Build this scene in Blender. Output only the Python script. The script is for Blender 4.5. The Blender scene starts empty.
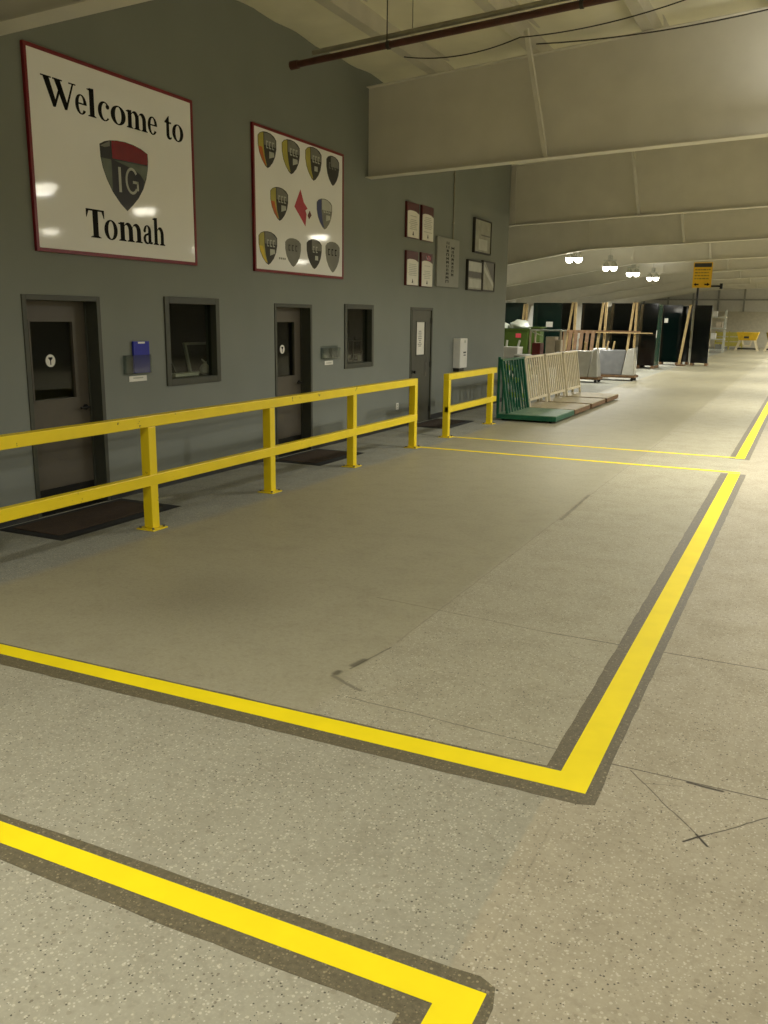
import bpy, bmesh, math, random
from mathutils import Vector, Matrix
random.seed(7)
S = bpy.context.scene
COL = S.collection
PI = math.pi

# ------------------------------------------------------------------ helpers
def lin(c):
    c /= 255.0
    return c/12.92 if c <= 0.04045 else ((c+0.055)/1.055)**2.4
def rgb(r, g, b): return (lin(r), lin(g), lin(b), 1.0)

class MB:
    """collects shapes and becomes one mesh"""
    def __init__(s): s.v = []; s.f = []
    def add(s, vs, fs):
        n = len(s.v); s.v += [tuple(p) for p in vs]; s.f += [tuple(i+n for i in f) for f in fs]; return s
    def hexa(s, p):
        return s.add(p, [(0,3,2,1),(4,5,6,7),(0,1,5,4),(1,2,6,5),(2,3,7,6),(3,0,4,7)])
    def box(s, x0, x1, y0, y1, z0, z1):
        x0, x1 = min(x0,x1), max(x0,x1); y0, y1 = min(y0,y1), max(y0,y1); z0, z1 = min(z0,z1), max(z0,z1)
        return s.hexa([(x0,y0,z0),(x1,y0,z0),(x1,y1,z0),(x0,y1,z0),(x0,y0,z1),(x1,y0,z1),(x1,y1,z1),(x0,y1,z1)])
    def bar(s, a, b, w, h, up=(0,0,1)):
        a, b = Vector(a), Vector(b); d = (b-a).normalized(); u = Vector(up)
        if abs(d.dot(u)) > .97: u = Vector((0,1,0))
        r = d.cross(u).normalized(); u = r.cross(d)
        r *= w/2; u *= h/2
        return s.hexa([a-r-u, a+r-u, b+r-u, b-r-u, a-r+u, a+r+u, b+r+u, b-r+u])
    def tube(s, a, b, r, n=12, r2=None, cap=True):
        a, b = Vector(a), Vector(b); d = (b-a).normalized(); u = Vector((0,0,1)) if abs(d.z) < .9 else Vector((1,0,0))
        x = d.cross(u).normalized(); y = d.cross(x); r2 = r if r2 is None else r2
        vs = []
        for c, q in ((a, r), (b, r2)):
            vs += [c + x*q*math.cos(2*PI*i/n) + y*q*math.sin(2*PI*i/n) for i in range(n)]
        fs = [(i, (i+1)%n, n+(i+1)%n, n+i) for i in range(n)]
        if cap: fs += [tuple(range(n-1,-1,-1)), tuple(range(n, 2*n))]
        return s.add(vs, fs)
    def path(s, pts, r, n=8):
        for a, b in zip(pts, pts[1:]): s.tube(a, b, r, n)
        return s
    def lathe(s, c, prof, n=20):
        vs = []; c = Vector(c)
        for r, z in prof: vs += [c+Vector((r*math.cos(2*PI*i/n), r*math.sin(2*PI*i/n), z)) for i in range(n)]
        fs = []
        for k in range(len(prof)-1):
            fs += [(k*n+i, k*n+(i+1)%n, (k+1)*n+(i+1)%n, (k+1)*n+i) for i in range(n)]
        fs += [tuple(range(n-1,-1,-1)), tuple(range((len(prof)-1)*n, len(prof)*n))]
        return s.add(vs, fs)
    def prism(s, pts, x0, x1):
        """polygon in (y, z) pushed along x"""
        n = len(pts)
        A = sum(pts[i][0]*pts[(i+1)%n][1]-pts[(i+1)%n][0]*pts[i][1] for i in range(n))
        if A < 0: pts = pts[::-1]
        vs = [(x0,y,z) for y,z in pts]+[(x1,y,z) for y,z in pts]
        return s.add(vs, [tuple(range(n-1,-1,-1)), tuple(range(n,2*n))]+[(i,(i+1)%n,n+(i+1)%n,n+i) for i in range(n)])
    def prism_y(s, pts, y0, y1):
        """polygon in (x, z) pushed along y"""
        n = len(pts)
        vs = [(x,y0,z) for x,z in pts]+[(x,y1,z) for x,z in pts]
        return s.add(vs, [tuple(range(n)), tuple(range(2*n-1,n-1,-1))]+[(i,n+i,n+(i+1)%n,(i+1)%n) for i in range(n)])
    def prism_z(s, pts, z0, z1):
        n = len(pts)
        A = sum(pts[i][0]*pts[(i+1)%n][1]-pts[(i+1)%n][0]*pts[i][1] for i in range(n))
        if A < 0: pts = pts[::-1]
        vs = [(x,y,z0) for x,y in pts]+[(x,y,z1) for x,y in pts]
        return s.add(vs, [tuple(range(n-1,-1,-1)), tuple(range(n,2*n))]+[(i,(i+1)%n,n+(i+1)%n,n+i) for i in range(n)])

def obj(name, mb, m, parent=None, bevel=0, smooth=False, origin=(0,0,0)):
    me = bpy.data.meshes.new(name)
    o0 = Vector(origin)
    me.from_pydata([tuple(Vector(p)-o0) for p in mb.v], [], mb.f); me.update()
    bm = bmesh.new(); bm.from_mesh(me); bmesh.ops.recalc_face_normals(bm, faces=bm.faces); bm.to_mesh(me); bm.free()
    o = bpy.data.objects.new(name, me); COL.objects.link(o)
    o.location = origin
    if m: me.materials.append(m)
    if parent: o.parent = parent
    if smooth:
        for p in me.polygons: p.use_smooth = True
        try: me.set_sharp_from_angle(angle=math.radians(40))
        except Exception: pass
    if bevel:
        b = o.modifiers.new('bevel', 'BEVEL'); b.width = bevel; b.segments = 2; b.limit_method = 'ANGLE'; b.angle_limit = math.radians(40)
    return o

def tag(o, label=None, cat=None, group=None, kind=None):
    if label: o['label'] = label
    if cat: o['category'] = cat
    if group: o['group'] = group
    if kind: o['kind'] = kind
    return o
def thing(name, label, cat, loc=(0,0,0), rotz=0, group=None):
    o = bpy.data.objects.new(name, None); COL.objects.link(o); o.location = loc; o.rotation_euler = (0,0,rotz)
    o.empty_display_size = .1
    return tag(o, label, cat, group)
def struct(name, mb, m, label=None, cat=None, **k):
    return tag(obj(name, mb, m, **k), label, cat, kind='structure')
def copy_tree(o, parent=None):
    c = o.copy(); COL.objects.link(c)
    if parent: c.parent = parent
    for ch in list(o.children): copy_tree(ch, c)
    return c

# ------------------------------------------------------------------ materials
class N:
    def __init__(s, name):
        s.m = bpy.data.materials.new(name); s.m.use_nodes = True; s.t = s.m.node_tree
        s.b = s.t.nodes['Principled BSDF']; s.out = s.t.nodes['Material Output']
    def n(s, typ, **kw):
        x = s.t.nodes.new(typ)
        for k, v in kw.items():
            if k.startswith('i_'): x.inputs[k[2:].replace('_', ' ')].default_value = v
            else: setattr(x, k, v)
        return x
    def l(s, a, b): s.t.links.new(a, b)
    def math(s, op, a, b=None, clamp=False):
        x = s.t.nodes.new('ShaderNodeMath'); x.operation = op; x.use_clamp = clamp
        for i, q in enumerate((a, b)):
            if q is None: continue
            if hasattr(q, 'links'): s.l(q, x.inputs[i])
            else: x.inputs[i].default_value = q
        return x.outputs[0]
    def ramp(s, fac, *stops):
        x = s.t.nodes.new('ShaderNodeValToRGB'); e = x.color_ramp.elements
        while len(e) < len(stops): e.new(.5)
        for i, (p, c) in enumerate(stops):
            e[i].position = p; e[i].color = c if len(c) == 4 else (*c, 1)
        s.l(fac, x.inputs[0]); return x.outputs[0]
    def mix(s, fac, a, b, mode='MIX'):
        x = s.t.nodes.new('ShaderNodeMix'); x.data_type = 'RGBA'; x.blend_type = mode
        for sock, q in ((x.inputs[0], fac), (x.inputs[6], a), (x.inputs[7], b)):
            if hasattr(q, 'links'): s.l(q, sock)
            else: sock.default_value = q
        return x.outputs[2]
    def pos(s): return s.n('ShaderNodeTexCoord').outputs['Object']
    def noise(s, scale, detail=3, vec=None, rough=.5):
        x = s.n('ShaderNodeTexNoise'); x.inputs['Scale'].default_value = scale; x.inputs['Detail'].default_value = detail; x.inputs['Roughness'].default_value = rough
        s.l(vec if vec is not None else s.pos(), x.inputs['Vector']); return x.outputs[0]

def mat(name, c, rough=.5, metal=0, var=.12, scale=6, spec=.5, bump=0, bscale=80):
    k = N(name)
    f = k.noise(scale, 4)
    lo = tuple(v*(1-var) for v in c[:3])+(1,); hi = tuple(min(1, v*(1+var)) for v in c[:3])+(1,)
    k.l(k.ramp(f, (.3, lo), (.7, hi)), k.b.inputs['Base Color'])
    k.b.inputs['Roughness'].default_value = rough; k.b.inputs['Metallic'].default_value = metal
    k.b.inputs['Specular IOR Level'].default_value = spec
    if bump:
        b = k.n('ShaderNodeBump'); b.inputs['Strength'].default_value = bump; b.inputs['Distance'].default_value = .01
        k.l(k.noise(bscale, 3), b.inputs['Height']); k.l(b.outputs[0], k.b.inputs['Normal'])
    return k.m

def chipped(name, c, chip, amount=.66, rough=.4):
    k = N(name)
    a = k.noise(9, 6, rough=.7)
    base = k.ramp(k.noise(3, 3), (.3, tuple(v*.9 for v in c[:3])+(1,)), (.7, c))
    chips = k.ramp(a, (amount, (0,0,0,1)), (amount+.02, (1,1,1,1)))
    k.l(k.mix(chips, base, chip), k.b.inputs['Base Color'])
    k.b.inputs['Roughness'].default_value = rough
    return k.m

def glass(name, tint, refl=1.0, rough=.02):
    k = N(name); k.t.nodes.remove(k.b)
    tr = k.n('ShaderNodeBsdfTransparent'); tr.inputs[0].default_value = tint
    gl = k.n('ShaderNodeBsdfGlossy'); gl.inputs['Roughness'].default_value = rough
    lw = k.n('ShaderNodeLayerWeight'); lw.inputs[0].default_value = .5
    f = k.math('ADD', .04*refl, k.math('MULTIPLY', k.math('POWER', lw.outputs['Facing'], 5.0), .9), True)
    mx = k.n('ShaderNodeMixShader'); k.l(f, mx.inputs[0]); k.noise(.8, 1); k.l(tr.outputs[0], mx.inputs[1]); k.l(gl.outputs[0], mx.inputs[2])
    k.l(mx.outputs[0], k.out.inputs[0]); return k.m

def glow(name, c, strength):
    k = N(name); k.b.inputs['Base Color'].default_value = c; k.b.inputs['Emission Color'].default_value = c
    k.b.inputs['Emission Strength'].default_value = strength; return k.m

M = dict(
    wall=mat('grey wall paint', rgb(124,128,120), .62, var=.04, scale=1.2, spec=.3, bump=.05, bscale=40),
    base=mat('black cove base', rgb(26,27,27), .45),
    beam=mat('cream painted steel', rgb(206,202,188), .5, var=.05, scale=2),
    purlin=mat('galvanised purlin', rgb(186,182,166), .5, var=.08, scale=3),
    roof=mat('white vinyl insulation', rgb(214,210,186), .6, var=.06, scale=2, bump=.2, bscale=6),
    clad=mat('pale metal cladding', rgb(206,204,196), .55, var=.05),
    conc=mat('beige block wall', rgb(188,182,160), .8, var=.08),
    mull=mat('grey girt steel', rgb(150,150,142), .5),
    shellw=mat('pale shell wall', rgb(170,164,146), .7, var=.05),
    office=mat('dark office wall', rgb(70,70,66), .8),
    yellow=chipped('yellow safety paint', rgb(236,208,14), rgb(60,52,30)),
    tape=mat('yellow floor tape', rgb(246,222,22), .62, var=.05, scale=4, spec=.2),
    frame=mat('dark grey door frame', rgb(64,66,55), .45, var=.06),
    leaf=mat('brown grey door paint', rgb(82,76,64), .45, var=.05),
    leaf3=mat('grey door paint', rgb(76,76,66), .45, var=.05),
    metal=mat('dull steel', rgb(120,118,112), .35, .9),
    dmetal=mat('dark metal', rgb(40,40,38), .4, .6),
    white=mat('white plastic', rgb(222,220,212), .4, var=.04),
    paper=mat('white paper', rgb(226,224,214), .7, var=.04),
    signw=mat('glossy white sign face', rgb(238,238,236), .05, var=.02, scale=1),
    signr=mat('dark red sign trim', rgb(118,20,30), .3, var=.1),
    ink=mat('black ink', rgb(9,8,8), .6, spec=.15),
    black=mat('black satin', rgb(14,15,15), .3),
    grey=mat('mid grey print', rgb(118,118,110), .5),
    lgrey=mat('light grey print', rgb(176,178,166), .3),
    dgrey=mat('charcoal print', rgb(46,44,38), .5),
    green_grey=mat('green grey print', rgb(96,104,90), .25),
    red=mat('crimson print', rgb(124,14,22), .25),
    rose=mat('rose red print', rgb(176,44,62), .3),
    maroon=mat('maroon header', rgb(84,26,26), .35),
    olive=mat('pale olive print', rgb(170,160,70), .3),
    gold=mat('yellow print', rgb(206,180,40), .3),
    orange=mat('orange print', rgb(190,96,36), .3),
    bluep=mat('blue print', rgb(40,52,110), .3),
    blue=mat('royal blue folder', rgb(20,34,160), .3),
    acryl=glass('clear acrylic', (.82,.85,.84,1), 1.6, .08),
    pane=glass('window glass', (.76,.79,.73,1), .6, .02),
    pipe=mat('rusty red brown pipe', rgb(74,40,28), .5, var=.2, scale=8),
    cable=mat('dark cable', rgb(48,44,36), .6),
    conduit=mat('grey conduit', rgb(150,146,128), .4, .3),
    panelg=mat('light grey panel', rgb(140,141,132), .5, var=.04),
    photo=mat('faded photo print', rgb(140,140,124), .35, var=.25, scale=5),
    photod=mat('dark photo print', rgb(74,72,62), .35, var=.3, scale=6),
    cgreen=mat('green cart paint', rgb(14,82,56), .4, var=.15, scale=7),
    cgdeck=mat('pale green deck', rgb(112,138,112), .5, var=.15, scale=5),
    cream=mat('cream cart paint', rgb(212,200,168), .45, var=.1, scale=6),
    cdeck=mat('worn cream deck', rgb(176,164,132), .55, var=.18, scale=7),
    rubber=mat('black rubber', rgb(24,24,24), .7),
    dglass=mat('black glass sheet', rgb(7,10,9), .08, var=.3, scale=1, spec=.6),
    gglass=mat('dark green glass sheet', rgb(18,40,34), .1, var=.2, scale=1, spec=.6),
    tglass=mat('teal glass edge', rgb(20,78,66), .2),
    timber=mat('pale timber', rgb(176,152,104), .7, var=.2, scale=9),
    brown=mat('brown timber', rgb(112,84,54), .7, var=.25, scale=8),
    bin=mat('olive green bin paint', rgb(62,82,20), .5, var=.15),
    pink=mat('pink label', rgb(206,70,80), .6),
    bag=mat('white plastic bag', rgb(222,228,214), .35, var=.06, bump=.3, bscale=12),
    wrap=mat('grey plastic wrap', rgb(112,113,112), .25, var=.12, scale=4, bump=.3, bscale=9),
    wrapw=mat('white plastic wrap', rgb(172,170,158), .25, var=.1, scale=4, bump=.3, bscale=9),
    lime=mat('lime yellow paint', rgb(158,190,30), .45, var=.1),
    dred=mat('dark red paint', rgb(100,26,18), .45, var=.1),
    beige=mat('beige cardboard', rgb(186,174,152), .75, var=.1),
    syellow=mat('yellow sign face', rgb(226,178,22), .5, var=.05),
    byellow=mat('yellow hopper paint', rgb(216,178,34), .45, var=.12),
    darkyellow=mat('mustard paint', rgb(126,110,20), .5, var=.15),
    stain=None, matc=mat('brown mat carpet', rgb(62,48,34), .95, var=.2, scale=30, bump=.4, bscale=200),
    lens=glow('lamp lens', (1,.95,.8,1), 14),
    led=glow('green led', (.05,1,.35,1), 2.5),
    shade=mat('aluminium reflector', rgb(190,190,180), .35, .7),
)
# worn dark edging left round the floor tape
k = N('dark grind mark'); p = k.pos()
f = k.noise(45, 5, p, rough=.7)
c = k.ramp(f, (.3, rgb(84,77,56)), (.7, rgb(112,103,78)))
for scale, thr, col in ((70, .16, rgb(164,152,116)), (110, .2, rgb(140,128,98)), (90, .1, rgb(50,44,32))):
    v = k.n('ShaderNodeTexVoronoi'); v.inputs['Scale'].default_value = scale; k.l(p, v.inputs['Vector'])
    sc = k.n('ShaderNodeSeparateColor'); k.l(v.outputs['Color'], sc.inputs[0])
    d = k.math('LESS_THAN', v.outputs['Distance'], k.math('ADD', k.math('MULTIPLY', sc.outputs[1], thr*2), .08))
    c = k.mix(k.math('MULTIPLY', k.math('MULTIPLY', d, k.math('GREATER_THAN', sc.outputs[0], .62)), .6), c, col)
k.l(c, k.b.inputs['Base Color']); k.b.inputs['Roughness'].default_value = .6
M['stain'] = k.m

def floor_material():
    k = N('worn ground concrete'); p = k.pos()
    sx = k.n('ShaderNodeSeparateXYZ'); k.l(p, sx.inputs[0]); X, Y = sx.outputs[0], sx.outputs[1]
    n1 = k.noise(.55, 5, p, .6); n2 = k.noise(3.2, 5, p, .65); n3 = k.noise(26, 4, p, .6)
    # wobbling coordinates for region borders
    wob = k.math('MULTIPLY', k.math('SUBTRACT', k.noise(5, 4, p, .7), .5), .14)
    Xw = k.math('ADD', X, wob); Yw = k.math('ADD', Y, wob)
    def step(v, a, w=.03):   # 0 below a, 1 above
        return k.math('MULTIPLY', k.math('SUBTRACT', v, a-w/2), 1/w, True)
    def AND(a, b): return k.math('MULTIPLY', a, b)
    def NOT(a): return k.math('SUBTRACT', 1.0, a)
    base = k.mix(n1, rgb(156,147,122), rgb(174,165,141))
    # the polished bay beside the rail
    bay = AND(AND(step(Xw, -5.15, .25), NOT(step(Xw, -2.1, .05))), step(Yw, 3.4, .06))
    bayc = k.mix(n1, rgb(152,146,121), rgb(165,159,133))
    c = k.mix(bay, base, bayc)
    bay2 = AND(AND(step(Xw, -2.1, .05), NOT(step(X, -.72, .02))), step(Yw, 3.4, .06))
    c = k.mix(bay2, c, k.mix(n1, rgb(156,150,126), rgb(167,161,137)))
    near = AND(NOT(step(Yw, 3.4, .06)), NOT(step(k.math('ADD', X, k.math('MULTIPLY', k.math('SUBTRACT', Xw, X), .25)), -.80, .015)))
    c = k.mix(near, c, k.mix(n1, rgb(148,144,124), rgb(164,159,138)))
    edge = NOT(step(Xw, -5.17, .12))
    c = k.mix(edge, c, k.mix(n1, rgb(140,141,130), rgb(154,154,142)))
    # cloudy stains
    st = k.ramp(n2, (.46, (0,0,0,1)), (.75, (1,1,1,1)))
    c = k.mix(k.math('MULTIPLY', st, .22), c, rgb(104,94,72))
    blob = k.n('ShaderNodeVectorMath', operation='DISTANCE'); k.l(p, blob.inputs[0]); blob.inputs[1].default_value = (-3.7, 4.75, 0)
    bl = k.math('MULTIPLY', k.math('SUBTRACT', 1.15, k.math('ADD', blob.outputs['Value'], k.math('MULTIPLY', n2, .7))), .75, True)
    c = k.mix(k.math('MULTIPLY', bl, .6), c, rgb(96,88,68))
    n4 = k.noise(70, 3, p, .6)
    c = k.mix(k.math('MULTIPLY', k.ramp(n3, (.48, (0,0,0,1)), (.72, (1,1,1,1))), .22), c, rgb(98,90,70))
    c = k.mix(k.math('MULTIPLY', k.ramp(n4, (.52, (0,0,0,1)), (.75, (1,1,1,1))), .22), c, rgb(206,198,172))
    # exposed aggregate: pale and dark chips, coarser on the near slabs
    agg = NOT(k.math('MULTIPLY', bay, .85))
    for scale, thr, col, amt, den in ((64, .17, rgb(206,197,172), .5, .70), (38, .16, rgb(196,186,160), .32, .72), (95, .2, rgb(216,208,186), .4, .6), (52, .11, rgb(84,74,56), .55, .80), (110, .2, rgb(46,40,32), .75, .88), (30, .14, rgb(120,110,88), .3, .72)):
        v = k.n('ShaderNodeTexVoronoi'); v.inputs['Scale'].default_value = scale; v.inputs['Randomness'].default_value = 1
        off = k.n('ShaderNodeVectorMath', operation='ADD'); k.l(p, off.inputs[0]); off.inputs[1].default_value = (scale*.37, scale*.11, 0)
        k.l(off.outputs[0], v.inputs['Vector'])
        sc = k.n('ShaderNodeSeparateColor'); k.l(v.outputs['Color'], sc.inputs[0])
        pick = k.math('GREATER_THAN', sc.outputs[0], den)
        size = k.math('MULTIPLY', sc.outputs[1], thr*2.2)
        d = k.math('LESS_THAN', v.outputs['Distance'], k.math('ADD', size, .03))
        c = k.mix(k.math('MULTIPLY', AND(AND(d, pick), agg), amt), c, col)
    # joints and cracks
    nv = k.n('ShaderNodeTexNoise'); nv.inputs['Scale'].default_value = 7; nv.inputs['Detail'].default_value = 4; k.l(p, nv.inputs['Vector'])
    sub = k.n('ShaderNodeVectorMath', operation='SUBTRACT'); k.l(nv.outputs['Color'], sub.inputs[0]); sub.inputs[1].default_value = (.5,.5,.5)
    scl = k.n('ShaderNodeVectorMath', operation='MULTIPLY'); k.l(sub.outputs[0], scl.inputs[0]); scl.inputs[1].default_value = (.022,.022,0)
    pw = k.n('ShaderNodeVectorMath', operation='ADD'); k.l(p, pw.inputs[0]); k.l(scl.outputs[0], pw.inputs[1]); pw = pw.outputs[0]
    def seg(a, b, w, amt, col=rgb(52,46,36), straight=False):
        nonlocal c
        ab = Vector((b[0]-a[0], b[1]-a[1], 0)); L2 = ab.length_squared
        s1 = k.n('ShaderNodeVectorMath', operation='SUBTRACT'); k.l(p if straight else pw, s1.inputs[0]); s1.inputs[1].default_value = (*a, 0)
        dt = k.n('ShaderNodeVectorMath', operation='DOT_PRODUCT'); k.l(s1.outputs[0], dt.inputs[0]); dt.inputs[1].default_value = ab/L2
        t = k.math('MAXIMUM', k.math('MINIMUM', dt.outputs['Value'], 1), 0)
        sc_ = k.n('ShaderNodeVectorMath', operation='SCALE'); sc_.inputs[0].default_value = ab; k.l(t, sc_.inputs['Scale'])
        df = k.n('ShaderNodeVectorMath', operation='DISTANCE'); k.l(s1.outputs[0], df.inputs[0]); k.l(sc_.outputs[0], df.inputs[1])
        m = k.math('SUBTRACT', 1.0, k.math('MULTIPLY', k.math('SUBTRACT', df.outputs['Value'], w*.5), 1/w, True))
        c = k.mix(k.math('MULTIPLY', m, amt), c, col)
    seg((-2.6,5.33), (-1.3,5.2), .004, .5); seg((-1.3,5.2), (6,5.12), .005, .75, straight=True)
    seg((-2.0,3.76), (-.84,3.70), .004, .5); seg((-.62,3.68), (6,3.62), .004, .75, straight=True); seg((-.28,3.665), (-.14,3.658), .008, .9)
    seg((-.52,3.66), (-.15,3.21), .003, .7); seg((-.2,3.27), (-.15,3.21), .005, .9); seg((-.24,3.2), (.4,3.92), .003, .8); seg((-.24,3.2), (-.17,3.28), .005, .9); seg((-.46,3.57), (-.3,3.62), .002, .5)
    seg((-2.16,4.1), (-2.1,4.5), .006, .5); seg((-2.2,3.97), (-1.98,3.86), .012, .45); seg((-2.2,4.0), (-2.2,4.03), .02, .7); seg((-2.17,4.15), (-2.15,4.25), .02, .6)
    seg((-2.06,8.4), (-2.1,9.8), .018, .4); seg((-2.1,4.6), (-2.07,16), .006, .2)
    seg((-.72,2.1), (-.72,3.3), .004, .12); seg((-5.3,12.7), (6,12.75), .006, .25)
    seg((-.75,20.4), (8,20.4), .01, .4); seg((-15,28), (8,28), .01, .4)
    k.l(c, k.b.inputs['Base Color'])
    r = k.ramp(n2, (.3, (.62,)*3), (.75, (.76,)*3)); rr = k.mix(bay, r, (.45,.45,.45,1))
    k.l(rr, k.b.inputs['Roughness']); k.b.inputs['Specular IOR Level'].default_value = .2
    b = k.n('ShaderNodeBump'); b.inputs['Strength'].default_value = .06; b.inputs['Distance'].default_value = .01
    k.l(n3, b.inputs['Height']); k.l(b.outputs[0], k.b.inputs['Normal'])
    return k.m
M['floor'] = floor_material()

# ------------------------------------------------------------------ setting
WX = -6.6                                      # face of the grey office wall
XL, XR, YB, YF = -16.2, 15.0, 75.0, -9.0       # shell of the hall
WEND = 20.32
def roof_z(x): return 5.66+.072*(x+6.6)
def flange_z(x): return 4.11+.0385*(x+6.6) if x > -6.6 else 4.11+.165*(x+6.6)
def web_top(x): return roof_z(x)-.235

mb = MB().box(XL-.2, XR+.2, YF-.2, YB+.2, -.15, 0); struct('floor', mb, M['floor'], 'worn speckled concrete floor of the hall', 'floor')

# roof lining: white sheet sagging a little between the purlins
PX = [-6.6+1.17+1.55*i for i in range(-6, 14)]
vs, fs = [], []
xs = []
x = XL-.1
while x < XR+.1: xs.append(x); x += .26
ys = []
y = YF-.1
while y < 30: ys.append(y); y += .25
while y < YB+.2: ys.append(y); y += 2.0
for yy in ys:
    for xx in xs:
        ph = ((xx-PX[0])/1.55) % 1.0
        sag = .07*math.sin(PI*ph)**1.5 + .022*math.sin(yy*5.7+math.sin(xx*1.3)*1.2)*math.sin(PI*ph)+.012*math.sin(yy*2.3+xx)
        vs.append((xx, yy, roof_z(xx)-sag))
nx = len(xs)
for j in range(len(ys)-1):
    for i in range(nx-1): fs.append((j*nx+i, j*nx+i+1, (j+1)*nx+i+1, (j+1)*nx+i))
n0 = len(vs)
mb = MB().add(vs, fs)
mb.hexa([(XL-.1,YF-.1,roof_z(XL)+.12),(XR+.1,YF-.1,roof_z(XR)+.12),(XR+.1,YB+.1,roof_z(XR)+.12),(XL-.1,YB+.1,roof_z(XL)+.12),
         (XL-.1,YF-.1,roof_z(XL)+.2),(XR+.1,YF-.1,roof_z(XR)+.2),(XR+.1,YB+.1,roof_z(XR)+.2),(XL-.1,YB+.1,roof_z(XL)+.2)])
struct('ceiling', mb, M['roof'], 'pale insulated roof lining sagging between purlins', 'ceiling', smooth=True)

# purlins: Z sections along the hall
for i, x in enumerate(PX):
    if x < XL+.3 or x > XR-.3: continue
    zt = roof_z(x); mb = MB()
    mb.box(x-.006, x+.006, YF, YB, zt-.225, zt+.02); mb.box(x-.15, x+.006, YF, YB, zt-.233, zt-.225); mb.box(x-.15, x-.142, YF, YB, zt-.225, zt-.19)
    mb.box(x-.006, x+.085, YF, YB, zt+.0, zt+.012)
    struct('roof_purlin', mb, M['purlin'], 'steel roof purlin running the length of the hall', 'purlin')['group'] = 'purlins under the roof lining'

# tapered steel frames across the hall
FY = [-2.19, 5.43, 13.05, 20.67, 28.3, 35.9, 43.5, 51.2, 58.8, 66.4]
beam_lab = ['cream steel roof beam behind the viewer', 'cream steel roof beam in the top left corner of the picture, nearest the viewer',
            'big cream steel roof beam meeting the grey wall beside the emblem board', 'second full cream roof beam, just past the end of the grey wall',
            'third full cream roof beam, in line above the standing glass', 'fourth cream roof beam, in front of the second visible lamp',
            'cream roof beam passing right behind the yellow hanging sign', 'roof beam next beyond the yellow hanging sign', 'last but one roof beam before the back wall', 'roof beam nearest the back wall']
for y, lab in zip(FY, beam_lab):
    x0 = WX+.005 if y < WEND else XL+.9
    t = thing('roof_beam', lab, 'beam', (x0, y, flange_z(x0))); t['kind'] = 'structure'
    o0 = Vector(t.location)
    xs_ = [x0]+([WX] if x0 < WX-.1 else [])+[2.0, XR]
    web = MB(); fl = MB(); tf = MB()
    for a, b in zip(xs_, xs_[1:]):
        web.prism_y([(a, flange_z(a)), (b, flange_z(b)), (b, web_top(b)), (a, web_top(a))], y-.005, y+.005)
        fl.hexa([(a,y-.11,flange_z(a)-.012),(b,y-.11,flange_z(b)-.012),(b,y+.11,flange_z(b)-.012),(a,y+.11,flange_z(a)-.012),
                 (a,y-.11,flange_z(a)),(b,y-.11,flange_z(b)),(b,y+.11,flange_z(b)),(a,y+.11,flange_z(a))])
        tf.hexa([(a,y-.09,web_top(a)-.012),(b,y-.09,web_top(b)-.012),(b,y+.09,web_top(b)-.012),(a,y+.09,web_top(a)-.012),
                 (a,y-.09,web_top(a)),(b,y-.09,web_top(b)),(b,y+.09,web_top(b)),(a,y+.09,web_top(a))])
    def loc(m_): m_.v = [tuple(Vector(p)-o0) for p in m_.v]; return m_
    obj('web', loc(web), M['beam'], t); obj('bottom_flange', loc(fl), M['beam'], t); obj('top_flange', loc(tf), M['beam'], t)
    # flange braces from the purlin down to the bottom flange
    for bx, bt in ((-3.72, -3.84), (.95, .82), (5.6, 5.45)):
        b = MB().bar((bx, y-.06, flange_z(bx)+.01), (bt, y-.86, roof_z(bt)-.17), .06, .012)
        b.bar((bx+.026, y-.06, flange_z(bx)+.03), (bt+.026, y-.86, roof_z(bt)-.15), .012, .05)
        obj('brace', loc(b), M['beam'], t)
    if y > WEND:
        b = MB().bar((-6.62, y-.05, flange_z(-6.6)), (-6.66, y-.05, web_top(-6.6)), .16, .02); obj('stiffener', loc(b), M['beam'], t)
        cx = XL+.9; c = MB()
        c.prism_y([(cx-.75, 0), (cx-.35, 0), (cx+.25, flange_z(cx)+.05), (cx+.0, web_top(cx)), (cx-.75, web_top(cx-.6))], y-.011, y+.011)
        c.hexa([(cx-.36,y-.13,0),(cx-.34,y-.13,0),(cx-.34,y+.13,0),(cx-.36,y+.13,0),(cx+.24,y-.13,flange_z(cx)),(cx+.26,y-.13,flange_z(cx)),(cx+.26,y+.13,flange_z(cx)),(cx+.24,y+.13,flange_z(cx))])
        obj('column', loc(c), M['beam'], t)

# shell
def quad_wall(name, x0, x1, y0, y1, z0, z1, m, label):
    return struct(name, MB().box(x0,x1,y0,y1,z0,z1), m, label, 'wall')
quad_wall('wall_far_left', XL-.2, XL, WEND, YB, 0, 5.2, M['clad'], 'pale outer wall far beyond the standing glass')
quad_wall('wall_right', XR, XR+.2, YF, YB, 0, 7.3, M['shellw'], 'pale wall on the far right of the hall')
quad_wall('wall_front', XL-.2, XR+.2, YF-.2, YF, 0, 7.3, M['shellw'], 'pale wall behind the viewer')
quad_wall('wall_back', XL-.2, XR+.2, YB, YB+.2, 2.75, 7.3, M['clad'], 'pale metal upper part of the back wall')
quad_wall('wall_back_base', XL-.2, XR+.2, YB-.06, YB+.2, 0, 2.75, M['conc'], 'beige lower part of the back wall')
n = 1
for x in [-14.5,-12.6,-10.7,-8.8,-6.9,-5.0,-3.1,-1.2,.7,2.6,4.5]:
    struct('trim_%d' % n, MB().box(x-.07, x+.07, YB-.12, YB, 2.75, 5.9), M['mull'], 'grey upright on the back wall', 'trim')['group'] = 'uprights on the back wall'; n += 1
for z in (3.65, 4.75):
    struct('trim_%d' % n, MB().box(XL, XR, YB-.1, YB, z-.06, z+.06), M['mull'], 'grey rail across the back wall', 'trim')['group'] = 'rails on the back wall'; n += 1

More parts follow.
